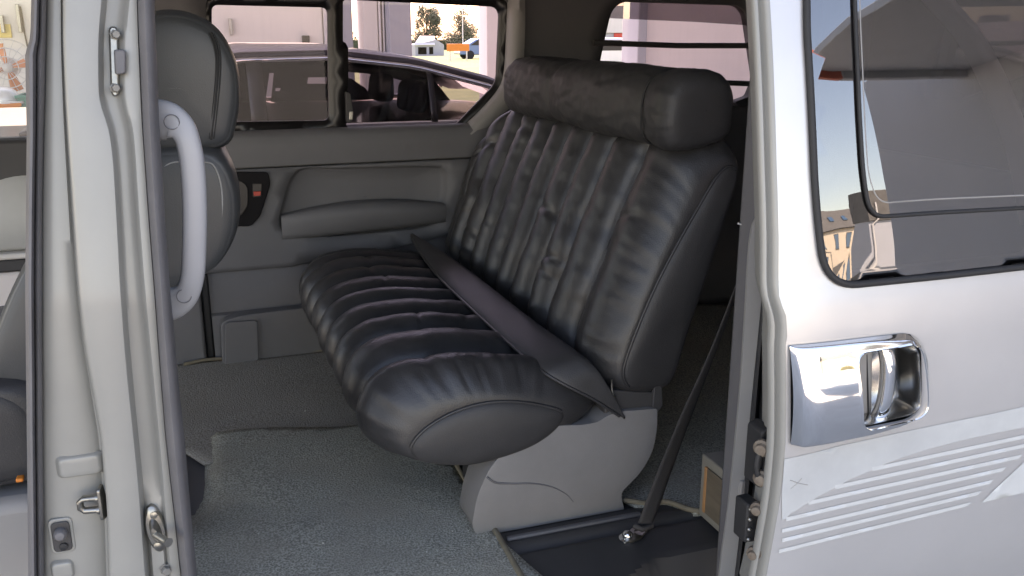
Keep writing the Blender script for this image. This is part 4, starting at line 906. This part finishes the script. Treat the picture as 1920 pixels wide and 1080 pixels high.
# --- head bolster
hl = [(.858, .730), (.838, .752), (.834, .795), (.842, .838), (.866, .864), (.915, .873), (.962, .864), (.984, .838), (.988, .795), (.980, .752), (.94, .734), (.90, .727)]
hc = [((a-.91)*.04+.915, (b-.80)*.04+.80) for a, b in hl]
hb, hrow = pillow('head_bolster', hl, hc, hc, .475, 1.42, [.40, .575, 1.06, 1.46], lambda p: .55, .012, .006, bench, 12, nl=110, ny=170, dn=.045, df=.06, gather=.002, mater='leather_flat', wr=.0045, pinch=.004, ex=.40, npin=5)
endpanel('bolster_end', hc, .475, .001, 'leather_flat', hb, 110)
endpanel('bolster_end', hc, 1.42, .001, 'leather_flat', hb, 110, 1)
HL, _ = loopres(hl, 110)
hcn = HL.mean(0)
tube('seam', [(hcn[0]+(p[0]-hcn[0])*.995, .575, hcn[1]+(p[1]-hcn[1])*.985) for p in HL], .0022, 'thread', hb, 6, True)
for x in (.93,):
    for y in (.62, 1.25): tube('post', [(x, y, .70), (x+.01, y, .78)], .009, 'steel', hb, 10)
pg_ = P(1330, 262, Y=.53); tube('post_guide', [pg_+np.array([-.012, 0, 0]), pg_+np.array([.012, 0, 0])], .004, 'plastic_l', back, 8)
# --- loose flap lying between cushion and backrest
rows = []
E1 = spline([np.array(p) for p in [(.768, .474, .209), (.705, .480, .256), (.645, .492, .292), (.610, .53, .315), (.590, .70, .330), (.584, 1.0, .335), (.586, 1.2, .337), (.600, 1.42, .342), (.616, 1.60, .350)]], 9)
E2 = spline([np.array(p) for p in [(.772, .474, .211), (.738, .482, .275), (.712, .50, .318), (.690, .56, .338), (.672, .72, .346), (.668, 1.0, .346), (.662, 1.2, .348), (.645, 1.42, .352), (.622, 1.60, .358)]], 9)
for i in range(len(E1)):
    a, b = E1[i], E2[i]; c = (a+b)/2; h = (b-a)/2; wd = np.linalg.norm(h); th = .011*min(1, wd/.04)**.7+.001
    nn = np.cross(h/wd, [0, 1., 0]); nn = -nn if nn[2] < 0 else nn; r = []
    for t in np.linspace(0, 2*math.pi, 33)[:-1]:
        c_, s_ = math.cos(t), math.sin(t)
        r.append(c+h*math.copysign(abs(c_)**.8, c_)+nn*(th*math.copysign(abs(s_)**1.1, s_)+.0025*N3(c[1]*9, c_*1.5, 2)*abs(s_)))
    rows.append(r)
flap = grid('seat_flap', rows, 'leather_flat', bench, cu=True, caps=True, smooth=180)
tube('piping', [np.array(r[16])+np.array([-.001, 0, 0]) for r in rows][1:-1], .0032, 'leather', flap, 8)
# --- moulded grey base cover at the near end
bpx = [(1015, 806), (1050, 798), (1090, 797), (1120, 792), (1142, 778), (1160, 772), (1233, 766), (1232, 800), (1223, 845), (1200, 885), (1166, 920), (1164, 930), (1170, 966), (1050, 983), (905, 1012), (895, 1006), (884, 985), (893, 930), (915, 880), (940, 850), (985, 825)]
bpoly = [XZ(x, y, .478) for x, y in bpx]
bpoly = [(a, max(.0045, b)) for a, b in bpoly]
bpoly = roundpoly(bpoly, [.004, .01, .01, .01, .012, .004, .006, .02, .02, .02, .01, .01, .004, .02, .004, .004, .02, .02, .02, .02, .02], 4)
base = sheet('base_cover', bpoly, [], lambda a, b: (a, .478-.004*math.sin(min(1, max(0, b/.2))*3.1)*1, b), 'seatbase', bench, .012, 0)
md = base.modifiers.new('thick', 'SOLIDIFY'); md.thickness = .085; md.offset = -1
bev(base, .010, 4, 50)
cz = spline([np.array(P(x, y, Y=.4775)) for x, y in [(912, 893), (928, 903), (960, 905), (1000, 905), (1035, 912), (1060, 925), (1074, 940)]], 6)
tube('crease', [np.array([p[0], .478-.004*math.sin(min(1, max(0, p[2]/.2))*3.1)-.0002, p[2]]) for p in cz], [.0026-.0018*i/len(cz) for i in range(len(cz))], 'plastic', base, 6)
# front toe of the cover, stepped in below the crease
prism('base_toe', roundpoly([(.463, .0045), (.53, .0045), (.53, .118), (.506, .128), (.486, .10)], [.004, .004, .01, .01, .02]), .492, .60, 'seatbase', base, .008)
prism('base_rail', roundpoly([XZ(x, y, .50) for x, y in [(1130, 728), (1238, 733), (1236, 762), (1130, 776)]], .006), .49, .60, 'black', bench, .004)
prism('hinge_plate', roundpoly([XZ(x, y, .485) for x, y in [(1226, 720), (1240, 722), (1242, 760), (1232, 772), (1222, 764)]], .006), .482, .492, 'black', bench, .002)
tube('wire_hook', spline([P(x, y, Y=.484) for x, y in [(1147, 712), (1147, 728), (1150, 742), (1155, 745)]], 4), .0022, 'steel', bench, 6)
prism('frame', [(.42, .10), (.82, .10), (.82, .165), (.42, .165)], .60, 1.55, 'rubber_dark', bench, .01)
prism('base_cover', roundpoly([(.47, .002), (.78, .002), (.84, .20), (.5, .17)], .02), 1.42, 1.52, 'seatbase', bench, .01)
sb = P(888, 868, Y=.66)
lg = lathe('leg_tube', [(.0225, 0), (.0225, .045)], (sb[0], .70, .055), (0, 0, 1), 'plastic', bench, 24)
lathe('leg_collar', [(.0232, 0), (.0232, .018), (.021, .019)], (sb[0], .70, .1005), (0, 0, 1), 'steel_w', lg, 24)
lathe('leg_stem', [(.012, 0), (.012, .06)], (sb[0], .70, .0), (0, 0, 1), 'rubber_dark', lg, 12)
# ================================================================== SEAT BELT
bp_ = [P(1205, 990, Z=.02), P(1218, 960, Y=.372), P(1245, 885, Y=.352), P(1290, 770, Y=.31), P(1340, 650, Y=.26), P(1388, 520, Y=.19), P(1400, 480, Y=.17)]
wdt = [.018, .020, .021, .020, .014, .011, .011]
sbl = thing('seat_belt', 'black seat belt stretched from the floor anchor to the rear pillar', 'seat belt')
q = spline([np.array(p) for p in bp_], 8); ww = np.interp(np.linspace(0, 6, len(q)), range(7), wdt); rows = []
for i, p in enumerate(q):
    tt = i/(len(q)-1); a = rad(-15+70*tt); dvec = np.array([math.cos(a), math.sin(a)*.8, .35*math.cos(a)]); dvec /= np.linalg.norm(dvec)
    rows.append([p+dvec*ww[i]*s+np.array([0, -.002*(1-s*s), 0]) for s in (-1, -.5, 0, .5, 1)])
wbb = grid('webbing', rows, 'belt', sbl, solid=.0018, soff=0)
ap = P(1176, 1006, Z=.012)
lathe('anchor_bolt', [(.016, 0), (.0165, .004), (.015, .0055), (.0105, .006), (.0105, .013), (.008, .017), (.004, .019), (.001, .0195)], (ap[0], ap[1], .005), (.05, -.1, 1), 'chrome', sbl, 22)
prism('anchor_plate', roundpoly([(ap[0]-.018, ap[1]-.018), (ap[0]+.02, ap[1]-.016), (ap[0]+.052, ap[1]+.012), (ap[0]+.045, ap[1]+.038), (ap[0]+.015, ap[1]+.02)], .008), .0085, .0125, 'steel', sbl, .0012, axis='Z')
tube('loop_sleeve', [P(1188, 985, Y=.375), P(1203, 992, Y=.365), P(1222, 985, Y=.375)], .006, 'belt', sbl, 8)
tube('loose_thread', [P(1383, 540, Y=.17), P(1389, 525, Y=.17), P(1394, 515, Y=.17)], .0022, 'car_white', sbl, 6)
tube('loose_thread', [P(1384, 419, Y=.15), P(1396, 423, Y=.15), P(1406, 426, Y=.15)], .0016, 'car_white', sbl, 6)
# ================================================================== WOODEN BOX BEHIND THE REAR PILLAR
bxr = thing('wooden_box', 'small wooden box with brown panel and screws behind the rear pillar', 'box')
def bx_face(pts, y0, y1, nm, m, par, bevel=.002): return prism(nm, [XZ(x, y, .33) for x, y in pts], y0, y1, m, par, bevel)
fL = P(1336, 845, Y=.40); bL = P(1325, 993, Y=.40)
X0, X1, Z0, Z1 = .905, 1.10, .012, .145
box('carcass', (X0, .215, Z0), (X1, .40, Z1), 'wood_l', bxr, .003)
box('panel', (X0-.004, .24, Z0+.018), (X0-.0002, .372, Z1-.018), 'wood', bxr, .001)
box('edge_strip', (X0-.0055, .372, Z0+.018), (X0-.0002, .380, Z1-.018), 'wood_o', bxr, .001)
box('front_panel', (X0+.018, .211, Z0+.018), (X1-.018, .2148, Z1-.018), 'wood', bxr, .001)
for z in (.035, .08, .125): lathe('screw', [(.004, 0), (.0036, .002), (.001, .003)], (X0-.0042, .232, z), (-1, 0, 0), 'steel', bxr, 10)
# ================================================================== FRONT PASSENGER SEAT
fs = thing('front_seat', 'leather front seat, toned lighter for door light, with stitched head restraint behind the pillar', 'seat', loc=(-.3, .5, 0))
def stuffed(name, loop, y0, y1, m, parent, r=.06, nl=72, wr=.001, shrink=.45, seed=1):
    L, s = loopres(loop, nl); c = L.mean(0); rows = []
    for t in np.concatenate([np.linspace(0, 1, 14)**1.6*r, np.linspace(r*1.2, (y1-y0)-r*1.2, 16), (y1-y0)-np.linspace(1, 0, 14)**1.6*r]):
        e = min(t, (y1-y0)-t); k = math.sqrt(max(0, 1-(1-min(1, e/r))**2)); sc = shrink+(1-shrink)*k
        rows.append([(c[0]+(p[0]-c[0])*sc, y0+t, c[1]+(p[1]-c[1])*sc+wr*N3(p[0]*20, (y0+t)*20, p[1]*20+seed)) for p in L])
    o = grid(name, rows, m, parent, cu=True, smooth=180)
    v = [(c[0], y0-.004, c[1])]; 
    for yy, sg in ((y0, -1), (y1, 1)):
        rr = []
        for t in np.linspace(0, 1, 8): 
            sc = shrink*math.cos(t*math.pi/2*.9998); rr.append([(c[0]+(p[0]-c[0])*sc, yy+sg*.012*math.sin(t*math.pi/2), c[1]+(p[1]-c[1])*sc+wr*N3(p[0]*20, yy*20, p[1]*20+seed)) for p in L])
        grid('side_panel', rr, m, o, cu=True, smooth=180)
    return o
hr = stuffed('head_restraint', [(-.055, .775), (-.085, .81), (-.09, .87), (-.075, .93), (-.03, .968), (.02, .972), (.062, .950), (.086, .905), (.089, .860), (.080, .81), (.062, .777), (.0, .768)], .40, .72, 'leather_front', fs, .045, shrink=.90)
sm = [(x, .4065-.0*k, z) for k, (x, z) in enumerate([(.052, .955), (.058, .92), (.055, .87), (.048, .82), (.042, .785)])]
tube('seam', spline([np.array(P(x, y, Y=q)) for x, y, q in [(396, 60, .3945), (407, 92, .3925), (409, 130, .3912), (403, 200, .3912), (396, 262, .3945)]], 6), .0016, 'thread', hr, 6)
for dx in (-4, 5): tube('stitching', spline([np.array(P(x+dx, y, Y=q)) for x, y, q in [(396, 62, .394), (407, 92, .392), (409, 130, .3908), (403, 200, .3908), (396, 260, .394)]], 6), .0009, 'thread', hr, 5)
bks = stuffed('backrest', [(-.235, .40), (-.30, .46), (-.27, .55), (-.20, .67), (-.13, .755), (-.05, .784), (.03, .786), (.064, .764), (.077, .710), (.068, .650), (.035, .600), (-.03, .565), (-.10, .47), (-.16, .40)], .385, .78, 'leather_front', fs, .05, shrink=.92, seed=5)
tube('piping', spline([np.array(P(x, y, Y=.3812)) for x, y in [(300, 318), (320, 306), (345, 303), (385, 304), (402, 312), (414, 345), (417, 390), (411, 440), (400, 475)]], 6), .0012, 'thread_l', bks, 6)
box('back_shell', (-.09, .42, .545), (.0, .76, .575), mat('pink_grey_plastic', (.30, .17, .16), .5, var=.04), fs, .008).rotation_euler = (0, 0, 0)
stuffed('cushion', [(-.22, .30), (-.72, .30), (-.76, .36), (-.74, .44), (-.5, .455), (-.28, .47), (-.2, .44), (-.18, .36)], .36, .80, 'leather_flat', fs, .06, shrink=.8, seed=9)  # darker leather than the backrest, standing in for shade on the cushion
prism('seat_base', roundpoly([(-.75, -.1), (-.2, -.1), (-.16, .15), (-.22, .29), (-.7, .29)], .05), .34, .80, 'plastic_l', fs, .02)
for o in fs.children: o.location = (.3, -.5, 0)
tag_ = P(38, 893, Y=.34)
bl = box('belt_buckle', (tag_[0]-.004, .325, tag_[2]-.003), (tag_[0]+.006, .339, tag_[2]+.003), 'orange', fs, .002); bl.location = (.3, -.5, 0)
# crumbs on the carpet
random.seed(5)
where = ['near the pillar seal, lower left', 'left of the middle of the carpet front', 'near the carpet edging, lower right', 'closest to the beige edging at the bottom', 'behind the two lowest right ones', 'alone in the dark far half', 'just before the seat base toe', 'touching the shade of the seat base']
for k, (px, py) in enumerate([(484, 1000), (605, 1018), (820, 1058), (852, 1067), (800, 1034), (572, 770), (848, 995), (878, 994)]):
    c = P(px, py, Z=.0165); r = random.uniform(.0012, .0022)
    tag(lathe('crumb', [(.0003, 0), (r, r*.4), (r*.7, r*1.2), (.0003, r*1.5)], c-np.array([0, 0, .002]), (random.random(), random.random(), 1), 'dirt_white', None, 7), 'tiny white crumb on the carpet, '+where[k], 'crumb', 'crumbs on the carpet')
